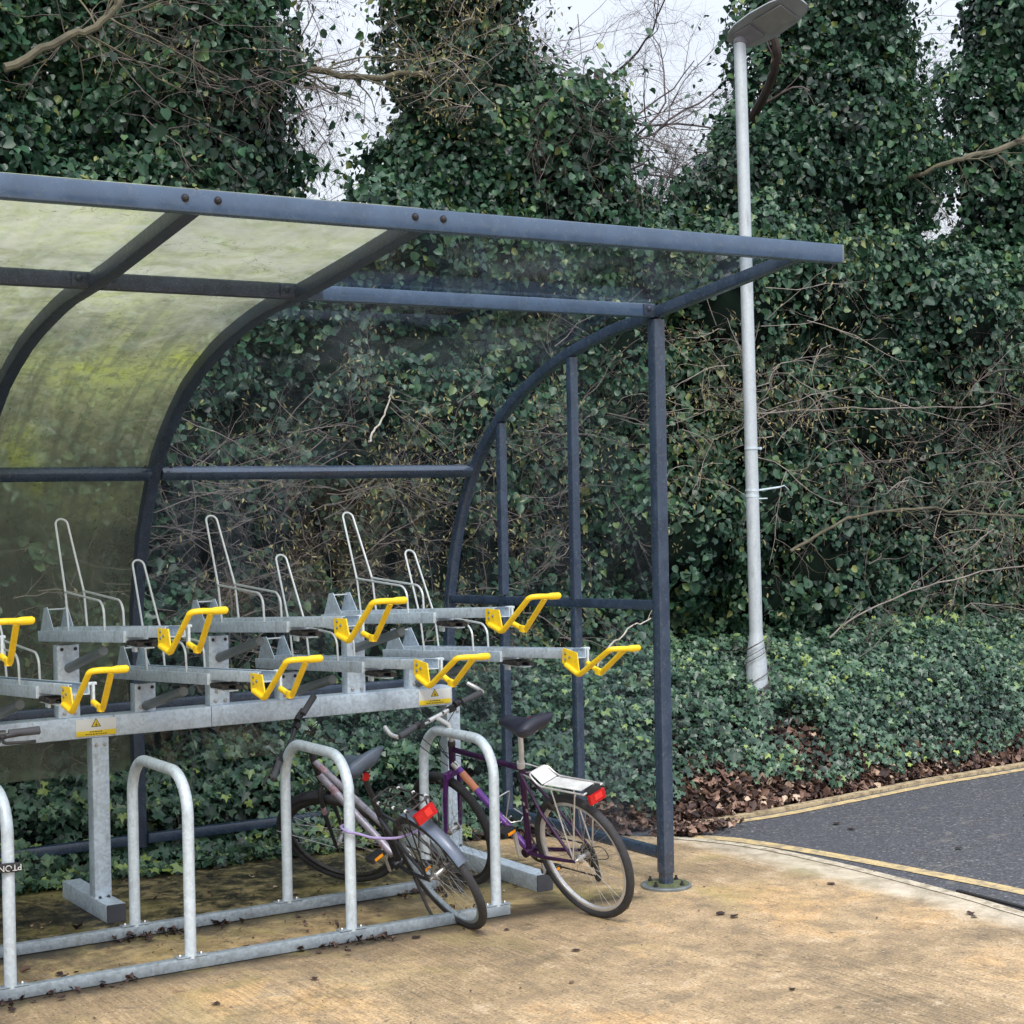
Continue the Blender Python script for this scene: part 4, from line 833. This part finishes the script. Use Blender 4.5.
# ---------------------------------------------------------------- bicycles
def ring(r, tube, n=48, sides=8, x=0, c=(0, 0)):
    m = MB(); m.tube([(x, c[0] + r*math.cos(2*PI*k/n), c[1] + r*math.sin(2*PI*k/n)) for k in range(n)], tube, sides, True, ref=V(1, 0, 0)); return m
def wheel(bike, hub, rim_mat, disc=False):
    y, z = hub; m = ring(.309, .021, 56, 10, 0, hub); w = m.build('wheel', 'rubber', bike)
    m = MB(); m.sweep([(0, y + .284*math.cos(2*PI*k/56), z + .284*math.sin(2*PI*k/56)) for k in range(56)], rrect(.022, .020, .004), V(1, 0, 0), True); m.build('rim', rim_mat, w)
    m = MB()
    for k in range(32):
        a = 2*PI*k/32; s = 1 if k % 2 else -1; a2 = a + (.9 if (k//2) % 2 else -.9); m.tube([(s*.030, y + .022*math.cos(a2), z + .022*math.sin(a2)), (0, y + .278*math.cos(a), z + .278*math.sin(a))], .0011, 4)
    m.build('spokes', 'steel', w)
    m = MB(); m.lathe((-.062, y, z), (1, 0, 0), [(0, .006), (.015, .007), (.02, .010), (.03, .024), (.035, .024), (.037, .013), (.087, .013), (.089, .024), (.094, .024), (.1, .010), (.124, .006)], 14); m.build('hub', 'steel', w)
    return w
def saddle(bike, s, h, L, W, mat, tilt=0, logo=False):
    # s,h = nose position; extends backwards
    m = MB(); n = 12; vs = []; K = 12
    for i in range(n):
        t = i/(n-1); w = W*(.15 + .12*t + .26*max(0, (t-.25)/.75)**1.2) * (1 if t < .92 else .80); hh = (.060 + .030*math.sin(t*PI*.9)) * (1 if 0 < i < n-1 else .6); y = s - L*t; zc = h + .012*math.cos(t*PI*2) + tilt*t
        for k in range(K):
            a = 2*PI*k/K; zz = math.sin(a); vs.append((w*math.cos(a)*(1 if zz > -.3 else .75), y, zc + (hh*.45*zz if zz > 0 else hh*.9*zz*(.5+.5*abs(math.cos(a))))))
    m.add(vs, [[i*K+k, i*K+(k+1) % K, (i+1)*K+(k+1) % K, (i+1)*K+k] for i in range(n-1) for k in range(K)] + [list(range(K))[::-1], [(n-1)*K+k for k in range(K)]])
    sd = m.build('saddle', mat, bike, True, 70)
    m = MB()
    for x in (-.022, .022): m.tube(fillet([(x, s-.04, h-.012), (x, s-.12, h-.045), (x, s-L*.75, h-.045), (x, s-L+.03, h-.005+tilt)], .03), .0035, 6)
    m.build('saddle_rails', 'steel', sd)
    if logo: m = MB(); m.lathe((-.005, s-L*.80, h+.033+tilt*.8), (-.06, -.10, 1), [(0, .016), (.004, .015)], 12); lg = m.build('logo', 'red', sd); 
    return sd
def crankset(bike, bb, mat_ring, ang):
    y, z = bb; m = MB(); m.lathe((-.035, y, z), (1, 0, 0), [(0, .02), (.07, .02)], 14); m.lathe((.032, y, z), (1, 0, 0), [(0, .010), (.03, .010)], 10)
    for k in range(5): a = 2*PI*k/5; m.bar((.048, y, z), (.048, y+.075*math.cos(a), z+.075*math.sin(a)), .012, .006, .002)
    c = m.build('crankset', 'dark_steel', bike)
    m = MB(); m.sweep([(.048, y+.083*math.cos(2*PI*k/40), z+.083*math.sin(2*PI*k/40)) for k in range(40)], rrect(.003, .018, .001), V(1, 0, 0), True); m.build('chainring', mat_ring, c)
    for s, a in ((1, ang), (-1, ang+PI)):
        x = .066*s; e = (x+.012*s, y+.17*math.cos(a), z+.17*math.sin(a)); m = MB(); m.bar((x, y, z), e, .022, .012, .004); m.build('crank_arm', 'alu', c)
        m = MB(); m.box((e[0]+.045*s, e[1], e[2]), (.085, .075, .022), .005); m.build('pedal', 'black', c)
        for q in (() if ang == -1.0 else (-.039, .039)): m = MB(); m.box((e[0]+.045*s, e[1]+q, e[2]), (.05, .004, .014), .001); m.build('pedal_reflector', 'amber', c)
    return c
def drivetrain(bike, bb, hub):
    m = MB()
    for k in range(7): m.lathe((.028+.0045*k, hub[0], hub[1]), (1, 0, 0), [(0, .052-.0042*k), (.002, .052-.0042*k)], 24)
    m.build('cassette', 'dark_steel', bike)
    m = MB(); a = (.048, bb[0], bb[1]+.083); b = (.045, hub[0], hub[1]+.043); m.bar(a, b, .008, .006, .002); c = (.048, bb[0], bb[1]-.083); d = (.045, hub[0]+.01, hub[1]-.13); m.bar(c, d, .008, .006, .002)
    m.bar((.045, hub[0]-.03, hub[1]-.12), (.045, hub[0]-.04, hub[1]-.01), .008, .006, .002); m.build('chain', 'dark_steel', bike)
    m = MB(); m.bar((.055, hub[0]+.0, hub[1]-.02), (.055, hub[0]-.01, hub[1]-.14), .022, .012, .004); m.lathe((.04, hub[0]-.01, hub[1]-.14), (1, 0, 0), [(0, .018), (.012, .018)], 12); m.lathe((.04, hub[0]+.01, hub[1]-.065), (1, 0, 0), [(0, .018), (.012, .018)], 12)
    m.tube(fillet([(.07, hub[0]-.01, hub[1]-.05), (.08, hub[0]-.10, hub[1]-.04), (.06, hub[0]-.09, hub[1]+.04), (.04, hub[0]+.03, hub[1]+.02)], .05), .0025, 5); m.build('rear_derailleur', 'dark_steel', bike)
def place(name, label_, ax, ay, head, lean):
    return thing(name, label_, 'bicycle', (ax, ay, 0), (0, -lean, -head))
def bars(bike, s, h, half, mats, rise=.03, back=.03, tube='bikeblack', sleeve=None, bar_ends=None):
    pts = fillet([(-half, s-back, h+rise), (-half*.45, s, h+rise*.6), (-.05, s+.01, h), (.05, s+.01, h), (half*.45, s, h+rise*.6), (half, s-back, h+rise)], .05)
    m = MB(); m.tube(pts, .0115, 10); hb = m.build('handlebar', tube, bike)
    for q in (-1, 1):
        m = MB(); a = V(q*half, s-back, h+rise); b = V(q*(half-.125), s-back*.6, h+rise*.93); m.tube([a, a*.97+b*.03, a*.5+b*.5, b], [.013, .0175, .0165, .0165], 12); m.build('grip', 'grip', hb)
        m = MB(); p = V(q*(half-.15), s-.01, h+rise*.85); m.lathe(p - V(.014*q, 0, 0), (q, 0, 0), [(0, .019), (.028, .019)], 10); m.tube(fillet([p + V(0, .01, -.012), p + V(0, .055, -.028), p + V(q*.09, .065, -.03), p + V(q*.125, .055, -.03)], .02), [.007]*14, 8); m.box(p + V(-q*.03, .01, -.015), (.045, .035, .028), .008); m.build('brake_lever', 'black' if sleeve is None else 'dark_steel', hb)
    if bar_ends:
        for q in (-1, 1):
            m = MB(); a = V(q*(half+.005), s-back, h+rise); m.tube(fillet([a, a + V(q*.01, .045, .012), a + V(-q*.005, .10, .045)], .03), .0115, 8); m.build('bar_end', bar_ends, hb)
    return hb
def cables(bike, start, end_pts, mat='black'):
    m = MB()
    for a, mid, b in end_pts: m.tube(smooth_line([a, mid, b], 8), .0024, 5)
    m.build('cables', mat, bike)

# purple bicycle
bk = place('bicycle', 'purple bicycle with white-topped rear carrier leaning on the rightmost hoop', -.663, -.325, -.145, .311)
RH, FH, BBk = (0, .33), (1.02, .33), (.415, .295)
wheel(bk, RH, 'alu'); wheel(bk, FH, 'dark_steel')
m = MB(); st = (.29, .79); hb_, ht_ = (.872, .70), (.825, .835)
m.tube([(0, *BBk), (0, *st)], .0165, 14); m.tube([(0, .30, .765), (0, .832, .812)], .0150, 14); m.tube([(0, *hb_), (0, *ht_)], .019, 14); m.lathe((-.035, *BBk), (1, 0, 0), [(0, .024), (.07, .024)], 14)
for s in (-1, 1):
    m.tube([(s*.02, .395, .295), (s*.045, .25, .305), (s*.062, 0, .33)], [.0105, .0105, .008], 10); m.tube([(s*.014, .300, .745), (s*.045, .18, .56), (s*.062, .0, .335)], [.009, .009, .0075], 10)
fr = m.build('frame', 'plum', bk)
m = MB(); m.tube([(0, .856, .735), (0, *BBk)], .0185, 14); dt = m.build('down_tube', 'purple_bright', bk)
m = MB(); m.tube([(0, .80, .680), (0, .715, .595)], .0192, 14); m.build('decal', 'orange', dt)
m = MB(); m.tube([(0, .852, .731), (0, .822, .702)], .0191, 14); m.build('decal', 'alu', dt)
m = MB(); m.tube([(0, .55, .430), (0, .48, .36)], .0192, 14); m.build('decal', 'purple', dt)
m = MB()
for k in range(5): m.box((-.0172, .335+.012*k*.8 - .02, .50+.038*k), (.002, .012, .018), .0006)
m.build('lettering', 'alu', fr, False)
m = MB(); m.tube([(0, .30, .77), (0, .262, .86), (0, .235, .955)], .0135, 12); m.build('seat_post', 'alu', bk); m = MB(); m.lathe((0, .298, .772), unit(V(0, -.25, .97)), [(0, .021), (.03, .021)], 12); m.tube([(.02, .29, .785), (.04, .27, .77), (.045, .22, .76)], .004, 6); m.build('seat_clamp', 'alu', bk)
saddle(bk, .335, 1.010, .27, .24, 'saddle_black', .012, True)
m = MB()
for s in (-1, 1): m.tube(fillet([(s*.012, .872, .685), (s*.045, .885, .665), (s*.052, .935, .55), (s*.052, 1.02, .33)], .03), [.014]*13+[.010], 10)
m.box((0, .885, .672), (.11, .035, .03), .008); m.build('fork', 'purple', bk)
m = MB(); m.tube([(0, *ht_), (0, .795, .93), (0, .80, .955), (0, .885, .985)], [.013]*4, 10); m.build('stem', 'alu', bk)
m = MB(); m.lathe((0, *ht_), unit(V(0, -.33, .94)), [(0, .021), (.02, .021), (.03, .016)], 12); m.build('headset', 'dark_steel', bk)
hb = bars(bk, .89, .985, .29, None, .025, .05, 'bikeblack', None, 'alu'); m = MB(); m.tube([(-.125, .892, .994), (-.05, .90, .986), (.05, .90, .986), (.10, .893, .992)], .0125, 10); m.build('handlebar_centre', 'alu', hb)
cables(bk, None, [((-.16, .90, .98), (-.08, 1.0, .86), (-.02, .88, .72)), ((.16, .90, .98), (.05, 1.02, .90), (.03, .90, .70)), ((-.15, .90, .98), (.0, .97, .80), (.03, .80, .76)), ((.15, .90, .98), (.02, .96, .82), (-.03, .78, .74))])
crankset(bk, BBk, 'dark_steel', math.radians(-82)); drivetrain(bk, BBk, RH)
for y, z in ((.955, .64), (.105, .63)):
    m = MB()
    for s in (-1, 1): m.bar((s*.045, y, z), (s*.030, y-.01, z-.055 if y > .5 else z-.04), .016, .014, .004); m.box((s*.028, y+.005, z-.045), (.014, .05, .014), .003)
    m.build('brake', 'dark_steel', bk)
m = MB(); pts = fillet([(-.035, .535, .455), (-.045, .60, .42), (-.045, .50, .60), (.045, .50, .60), (.045, .60, .42), (.035, .535, .455)], .02); m.tube(pts, .0035, 6); m.tube([( -.04, .50, .50), (-.045, .44, .47), (0, .42, .46), (.045, .44, .47), (.04, .50, .50)], .0035, 6); m.build('bottle_cage', 'alu', bk)
# carrier
m = MB(); cy0, cy1, cz = .20, -.20, .715
loop = fillet([(-.065, cy1, cz), (-.065, .11, cz+.005), (-.060, .18, cz+.06), (.060, .18, cz+.06), (.065, .11, cz+.005), (.065, cy1, cz)], .03) ; m.tube(loop, .005, 8); m.tube([(-.065, cy1, cz), (.065, cy1, cz)], .005, 8); m.tube([(-.065, .10, cz), (.065, .10, cz)], .004, 8)
for s in (-1, 1):
    m.tube([(s*.065, .03, cz), (s*.068, .0, .345)], .0038, 6); m.tube([(s*.065, -.14, cz), (s*.068, .0, .345)], .0038, 6); m.tube([(s*.05, .17, cz+.03), (s*.012, .285, .74)], .004, 6)
ca = m.build('carrier', 'alu', bk)
m = MB(); m.prism([(-.045, .10, cz+.006), (-.045, -.165, cz+.006), (.045, -.165, cz+.006), (.045, .10, cz+.006)], (0, 0, 1), .003); m.prism([(-.05, .105, cz+.010), (.05, .105, cz+.010), (.048, .172, cz+.062), (-.048, .172, cz+.062)], (0, .3, .9), .003); m.build('carrier_plate', 'white', ca)
m = MB(); m.box((0, -.215, cz-.035), (.105, .026, .045), .009); m.build('rear_light', 'red', ca); m = MB(); m.box((0, -.2295, cz-.030), (.05, .004, .028), .002); m.build('lens', 'redlight', ca)
m = MB(); m.box((0, -.20, cz-.005), (.085, .03, .03), .006); m.build('light_bracket', 'black', ca)

# grey-pink bicycle
bk = place('bicycle', 'silver-pink step-through bicycle with blue-grey mudguard leaning on the third hoop from the right', -1.285, -.115, .009, .518)
bk['label'] = 'silver-pink step-through bicycle with blue-grey rear mudguard, black handlebar and grey saddle'
BBk = (.43, .30); wheel(bk, RH, 'galv_dull'); FH = (1.06, .33); FW = [wheel(bk, FH, 'dark_steel')]
m = MB(); m.tube([(0, *BBk), (0, .315, .70)], .0165, 14); m.tube([(0, .872, .73), (0, .80, .90)], .019, 14); m.lathe((-.035, *BBk), (1, 0, 0), [(0, .024), (.07, .024)], 14)
for s in (-1, 1):
    m.tube([(s*.02, .41, .30), (s*.045, .25, .31), (s*.062, 0, .33)], [.0115, .0115, .009], 10); m.tube([(s*.014, .335, .60), (s*.045, .20, .52), (s*.062, .0, .335)], [.009, .009, .0075], 10)
m.build('frame', 'bikeblack', bk)
m = MB(); m.tube([(0, .855, .775), (0, .46, .34)], .0195, 14); dt = m.build('down_tube', 'pinkgrey', bk); m = MB(); m.tube([(0, .79, .704), (0, .755, .665)], .0201, 14); m.build('decal', 'pink', dt); m = MB(); m.tube([(0, .52, .405), (0, .485, .366)], .0201, 14); m.build('decal', 'pink', dt)
m = MB(); m.tube([(0, .815, .865), (0, .355, .53)], .0165, 14); tt = m.build('top_tube', 'pinkgrey', bk); m = MB(); m.tube([(0, .77, .832), (0, .73, .803)], .0170, 14); m.build('decal', 'pink', tt)
m = MB(); m.tube([(0, .318, .69), (0, .285, .80), (0, .26, .885)], .0140, 12); m.build('seat_post', 'bikeblack', bk); m = MB(); m.lathe((-.0, .262, .86), (-.2, -1, 0), [(0, .010), (.03, .022), (.034, .021)], 12); m.build('reflector', 'red', bk)
saddle(bk, .425, .905, .27, .27, 'saddle_grey', .035)
m = MB()
for s in (-1, 1): m.tube(fillet([(s*.012, .875, .715), (s*.05, .895, .69), (s*.056, .96, .56), (s*.056, 1.06, .33)], .03), [.0125]*13+[.009], 10)
m.build('fork', 'bikeblack', bk); m = MB()
for s in (-1, 1): m.tube([(s*.0565, .935, .605), (s*.0565, .955, .565)], .0132, 10)
m.build('fork_decal', 'pink', bk)
m = MB(); m.tube(fillet([(0, .80, .89), (0, .775, .985), (0, .86, 1.005)], .03), .0135, 10); m.build('stem', 'bikeblack', bk)
bars(bk, .865, 1.005, .30, None, .04, .06, 'bikeblack')
cables(bk, None, [((-.16, .88, 1.0), (-.06, 1.02, .88), (-.02, .90, .70)), ((.16, .88, 1.0), (.05, 1.04, .90), (.03, .92, .68)), ((-.15, .88, 1.0), (.02, .99, .86), (.03, .80, .80)), ((.15, .88, 1.0), (.0, .98, .80), (-.03, .74, .70))])
crankset(bk, BBk, 'steel', math.radians(-60)); drivetrain(bk, BBk, RH)
def mudguard(bike, hub, a0, a1, mat, r=.347):
    m = MB(); n = 26; prof = [(-.030, .012), (-.026, .0), (-.012, -.007), (.012, -.007), (.026, .0), (.030, .012), (.026, .004), (.012, -.003), (-.012, -.003), (-.026, .004)]
    path = [(0, hub[0] + r*math.cos(math.radians(a0+(a1-a0)*k/n)), hub[1] + r*math.sin(math.radians(a0+(a1-a0)*k/n))) for k in range(n+1)]
    m.sweep(path, prof, V(1, 0, 0)); mg = m.build('mudguard', mat, bike, True, 70)
    m = MB()
    for s in (-1, 1):
        e = path[int(n*.80)]; m.tube([(s*.062, hub[0], hub[1]), (s*.030, e[1], e[2])], .0022, 5)
    m.build('mudguard_stay', 'steel', mg); return mg
mudguard(bk, RH, 80, 160, 'fender', .345); FW.append(mudguard(bk, FH, 115, 10, 'bikeblack')); 
m = MB(); m.tube([(0, FH[0]+.35*math.cos(math.radians(a)), FH[1]+.35*math.sin(math.radians(a))) for a in (18, 12, 6)], .013, 8); m.build('mudguard_tip', 'white', bk)
m = MB(); cz = .765
m.tube(fillet([(-.06, -.20, cz), (-.06, .18, cz), (.06, .18, cz), (.06, -.20, cz)], .03), .0048, 8); m.tube([(-.06, -.20, cz), (.06, -.20, cz)], .0048, 8)
for s in (-.02, .02): m.tube([(s, -.20, cz), (s, .18, cz)], .0035, 6)
for y in (-.1, .05): m.tube([(-.06, y, cz), (.06, y, cz)], .0035, 6)
for s in (-1, 1):
    m.tube([(s*.06, -.02, cz), (s*.068, .0, .345)], .0042, 6); m.tube([(s*.06, -.16, cz), (s*.068, .0, .345)], .0042, 6); m.tube([(s*.06, .15, cz), (s*.014, .32, .62)], .004, 6)
    m.tube(fillet([(s*.06, -.20, cz), (s*.06, -.23, cz-.07), (s*.066, -.10, cz-.22)], .04), .0035, 6)
ca = m.build('carrier', 'dark_steel', bk)
m = MB()
for s in (-1, 1):
    for y in (-.17, -.05, .1): m.lathe((s*.055, y, cz), (s, 0, 0), [(0, .008), (.014, .008)], 8)
m.build('carrier_clips', 'alu', ca)
m = MB(); m.box((0, -.218, cz-.050), (.115, .028, .052), .008); rl = m.build('rear_light', 'red', ca); m = MB(); m.box((.012, -.2335, cz-.045), (.036, .005, .036), .002); m.build('lens', 'redlight', rl)
for y, z in ((.99, .65), (.10, .635)):
    m = MB()
    for s in (-1, 1): m.bar((s*.045, y, z), (s*.030, y-.01, z-.05), .016, .014, .004); m.box((s*.028, y+.005, z-.045), (.014, .05, .014), .003)
    m.build('brake', 'dark_steel', bk)
piv = Matrix.Translation((0, .872, .73)) @ Matrix.Rotation(math.radians(33), 4, Vector((0, -.072, .17)).normalized()) @ Matrix.Translation((0, -.872, -.73))
front = [o for o in bpy.data.objects if o.parent == bk and o.name.split('.')[0] in ('fork', 'fork_decal', 'stem', 'handlebar', 'mudguard_tip')] + FW
for o in front: o.matrix_basis = piv
m = MB(); m.tube([(-.05, .20, .30), (-.09, .14, .16), (-.10, .11, .045)], [.009, .008, .007], 8); m.build('kickstand', 'dark_steel', bk)

# third bicycle, only its grip reaches into the picture
bk = place('bicycle', 'dark bicycle at the left edge showing only a black handlebar grip and brake lever', -3.50, .60, PI + .22, -.03)
wheel(bk, (0, .33), 'alu'); wheel(bk, (1.05, .33), 'alu'); B3 = (.43, .29)
m = MB(); m.tube([(0, *B3), (0, .30, .80)], .0165, 12); m.tube([(0, .32, .77), (0, .83, .84)], .016, 12); m.tube([(0, .875, .72), (0, .82, .93)], .019, 12); m.tube([(0, .865, .76), (0, *B3)], .018, 12)
for s in (-1, 1): m.tube([(s*.02, .41, .29), (s*.062, 0, .33)], .010, 8); m.tube([(s*.014, .31, .74), (s*.062, 0, .335)], .008, 8)
m.build('frame', 'bikeblack', bk); m = MB()
for s in (-1, 1): m.tube(fillet([(s*.012, .875, .715), (s*.05, .895, .69), (s*.056, .96, .56), (s*.056, 1.05, .33)], .03), .012, 8)
m.build('fork', 'bikeblack', bk); m = MB(); m.tube(fillet([(0, .82, .92), (0, .775, 1.10), (0, .86, 1.125)], .03), .0135, 10); m.build('stem', 'bikeblack', bk)
bars(bk, .88, 1.125, .31, None, .03, .02, 'bikeblack'); saddle(bk, .38, 1.0, .27, .24, 'saddle_black', .02); m = MB(); m.tube([(0, .31, .79), (0, .25, .97)], .0135, 10); m.build('seat_post', 'alu', bk); crankset(bk, B3, 'steel', -1.0); drivetrain(bk, B3, (0, .33))

# locks
m = MB(); Xh = -1.871
pts = smooth_line([(Xh+.02, .035, .545), (Xh-.030, .02, .54), (Xh-.028, -.045, .525), (Xh+.02, -.055, .512), (Xh+.10, -.07, .485), (Xh+.22, -.10, .478), (Xh+.33, -.11, .51), (Xh+.38, -.08, .54), (Xh+.40, -.05, .50), (Xh+.37, -.06, .47), (Xh+.34, -.05, .50), (Xh+.30, .02, .515)], 6)
m.tube(pts, .0065, 8); tag(m.build('cable_lock', 'lilac', None), 'lilac cable lock looped round a hoop and the silver-pink bicycle', 'lock')
lk = thing('chain_lock', 'black fabric-covered lock with white lettering round the leftmost hoop', 'lock', (-3.479, -.009, .565))
m = MB(); m.tube([(.033*math.cos(t), .033*math.sin(t), .008*math.sin(t)) for t in np.linspace(0, 2*PI, 25)[:-1]], .012, 8, True); m.bar((-.10, -.032, .004), (.040, -.036, -.002), .040, .012, .005, ref=V(0, 0, 1)); m.build('sleeve', 'black', lk)
cu = bpy.data.curves.new('lettering', 'FONT'); cu.body = 'PTON'; cu.size = .037; cu.extrude = .0006; cu.align_x = 'CENTER'; cu.align_y = 'CENTER'; cu.materials.append(M['white'])
tx = bpy.data.objects.new('lettering', cu); C.objects.link(tx); tx.location = (-.004, -.0425, .0); tx.rotation_euler = (PI/2, PI, 0)
bpy.context.view_layer.update(); tme = bpy.data.meshes.new_from_object(tx.evaluated_get(bpy.context.evaluated_depsgraph_get())); tl_ = tx.location.copy(); tr_ = tx.rotation_euler.copy(); bpy.data.objects.remove(tx); tx = bpy.data.objects.new('lettering', tme); C.objects.link(tx); tx.parent = lk; tx.location = tl_; tx.rotation_euler = tr_
if not tme.materials: tme.materials.append(M['white'])

tag(leaves('litter_scraps', 'dead', np.stack([rng.uniform(-4, -.6, 420), rng.uniform(.05, 1.95, 420), np.full(420, .005)], 1), np.tile(V(0, 0, 1), (420, 1)), rng.exponential(.010, 420) + .006, 'litter', np.clip(rng.normal(.3, .32, 420), 0, 1), None, .1, .25), 'crumbs of leaf and grit on the damp ground under the racks', 'leaf scraps', kind='stuff')
# scattered single leaves on the concrete
FL = 'single dead leaves lying on the concrete'
T, F = tmpl('dead')
for i in range(26):
    x, y = (random.uniform(-3.2, .9), random.uniform(-2.8, -.15)) if i < 20 else (random.uniform(1.6, 4.5), random.uniform(-1.2, 1.0))
    me = bpy.data.meshes.new('fallen_leaf'); s = random.uniform(.03, .062); me.from_pydata([(a*s, b*s, abs(c)*s*random.uniform(.4, 1.0)) for a, b, c in T], [], F.tolist()); at = me.attributes.new('tint', 'FLOAT', 'POINT'); tv = random.choice((.0, .05, .1, .2, .5)); at.data.foreach_set('value', [tv]*len(T)); me.materials.append(M['litter'])
    o = bpy.data.objects.new('fallen_leaf', me); C.objects.link(o); o.location = (x, y, .004 if i < 20 else -.010); o.rotation_euler = (0, 0, random.uniform(0, 6.28)); tag(o, 'small dark dead leaf lying flat on the ground in front of the racks' if i < 20 else 'small dead leaf lying on the asphalt road', 'leaf', FL if i < 20 else 'single dead leaves lying on the road')

# ---------------------------------------------------------------- light, world, camera
w = bpy.data.worlds.new('World'); bpy.context.scene.world = w; w.use_nodes = True; nt = w.node_tree; nt.nodes.clear()
out = nt.nodes.new('ShaderNodeOutputWorld'); EL, AZ = math.radians(52), math.radians(205)
sk = nt.nodes.new('ShaderNodeTexSky'); sk.sky_type = 'NISHITA'; sk.sun_disc = False; sk.sun_elevation = EL; sk.sun_rotation = AZ; sk.air_density = 1.5; sk.dust_density = 4
b1 = nt.nodes.new('ShaderNodeBackground'); b1.inputs[1].default_value = .06; nt.links.new(sk.outputs[0], b1.inputs[0])
tc = nt.nodes.new('ShaderNodeTexCoord'); sx = nt.nodes.new('ShaderNodeSeparateXYZ'); nt.links.new(tc.outputs['Generated'], sx.inputs[0])
cl = noise(nt, mapping(nt, (1, 1, 2.5), coord='Generated'), 2.2, 5, .55, .4)
cc = ramp(nt, sx.outputs[2], [(0, (.84, .86, .94)), (.25, (.92, .93, .99)), (.6, (1.35, 1.42, 1.55)), (1, (1.75, 1.82, 1.95))])
cc = mixc(nt, .22, cc, ramp(nt, cl, [(.3, (.55, .60, .75)), (.7, (1.25, 1.22, 1.25))]), 'MULTIPLY')
b2 = nt.nodes.new('ShaderNodeBackground'); b2.inputs[1].default_value = .88; nt.links.new(cc, b2.inputs[0])
ad = nt.nodes.new('ShaderNodeAddShader'); nt.links.new(b1.outputs[0], ad.inputs[0]); nt.links.new(b2.outputs[0], ad.inputs[1]); nt.links.new(ad.outputs[0], out.inputs[0])
sl = bpy.data.lights.new('sun', 'SUN'); sl.energy = 2.3; sl.angle = math.radians(14); sl.color = (1, .96, .90); so = bpy.data.objects.new('sun', sl); C.objects.link(so)
sd = V(math.sin(AZ)*math.cos(EL), math.cos(AZ)*math.cos(EL), math.sin(EL)); so.rotation_euler = Vector(sd).to_track_quat('Z', 'Y').to_euler()
cam = bpy.data.cameras.new('camera'); co = bpy.data.objects.new('camera', cam); C.objects.link(co)
f, cx, cy, cz, yaw, pit, rol = 1718.0, -5.540, -7.2627, 2.0721, .566125, -.007695, -.018965
Fd = V(math.sin(yaw)*math.cos(pit), math.cos(yaw)*math.cos(pit), math.sin(pit)); Rt = V(math.cos(yaw), -math.sin(yaw), 0); Up = np.cross(Rt, Fd); c_, s_ = math.cos(rol), math.sin(rol)
R2 = c_*Rt + s_*Up; U2 = -s_*Rt + c_*Up
co.matrix_world = Matrix(((R2[0], U2[0], -Fd[0], cx), (R2[1], U2[1], -Fd[1], cy), (R2[2], U2[2], -Fd[2], cz), (0, 0, 0, 1)))
cam.sensor_width = 36; cam.lens = f/1024*36; cam.clip_end = 1000; cam.clip_start = .05
sc = bpy.context.scene; sc.camera = co; sc.render.engine = 'CYCLES'; sc.cycles.transparent_max_bounces = 16; sc.cycles.max_bounces = 8
sc.view_settings.view_transform = 'Standard'; sc.view_settings.look = 'None'; sc.view_settings.exposure = 0
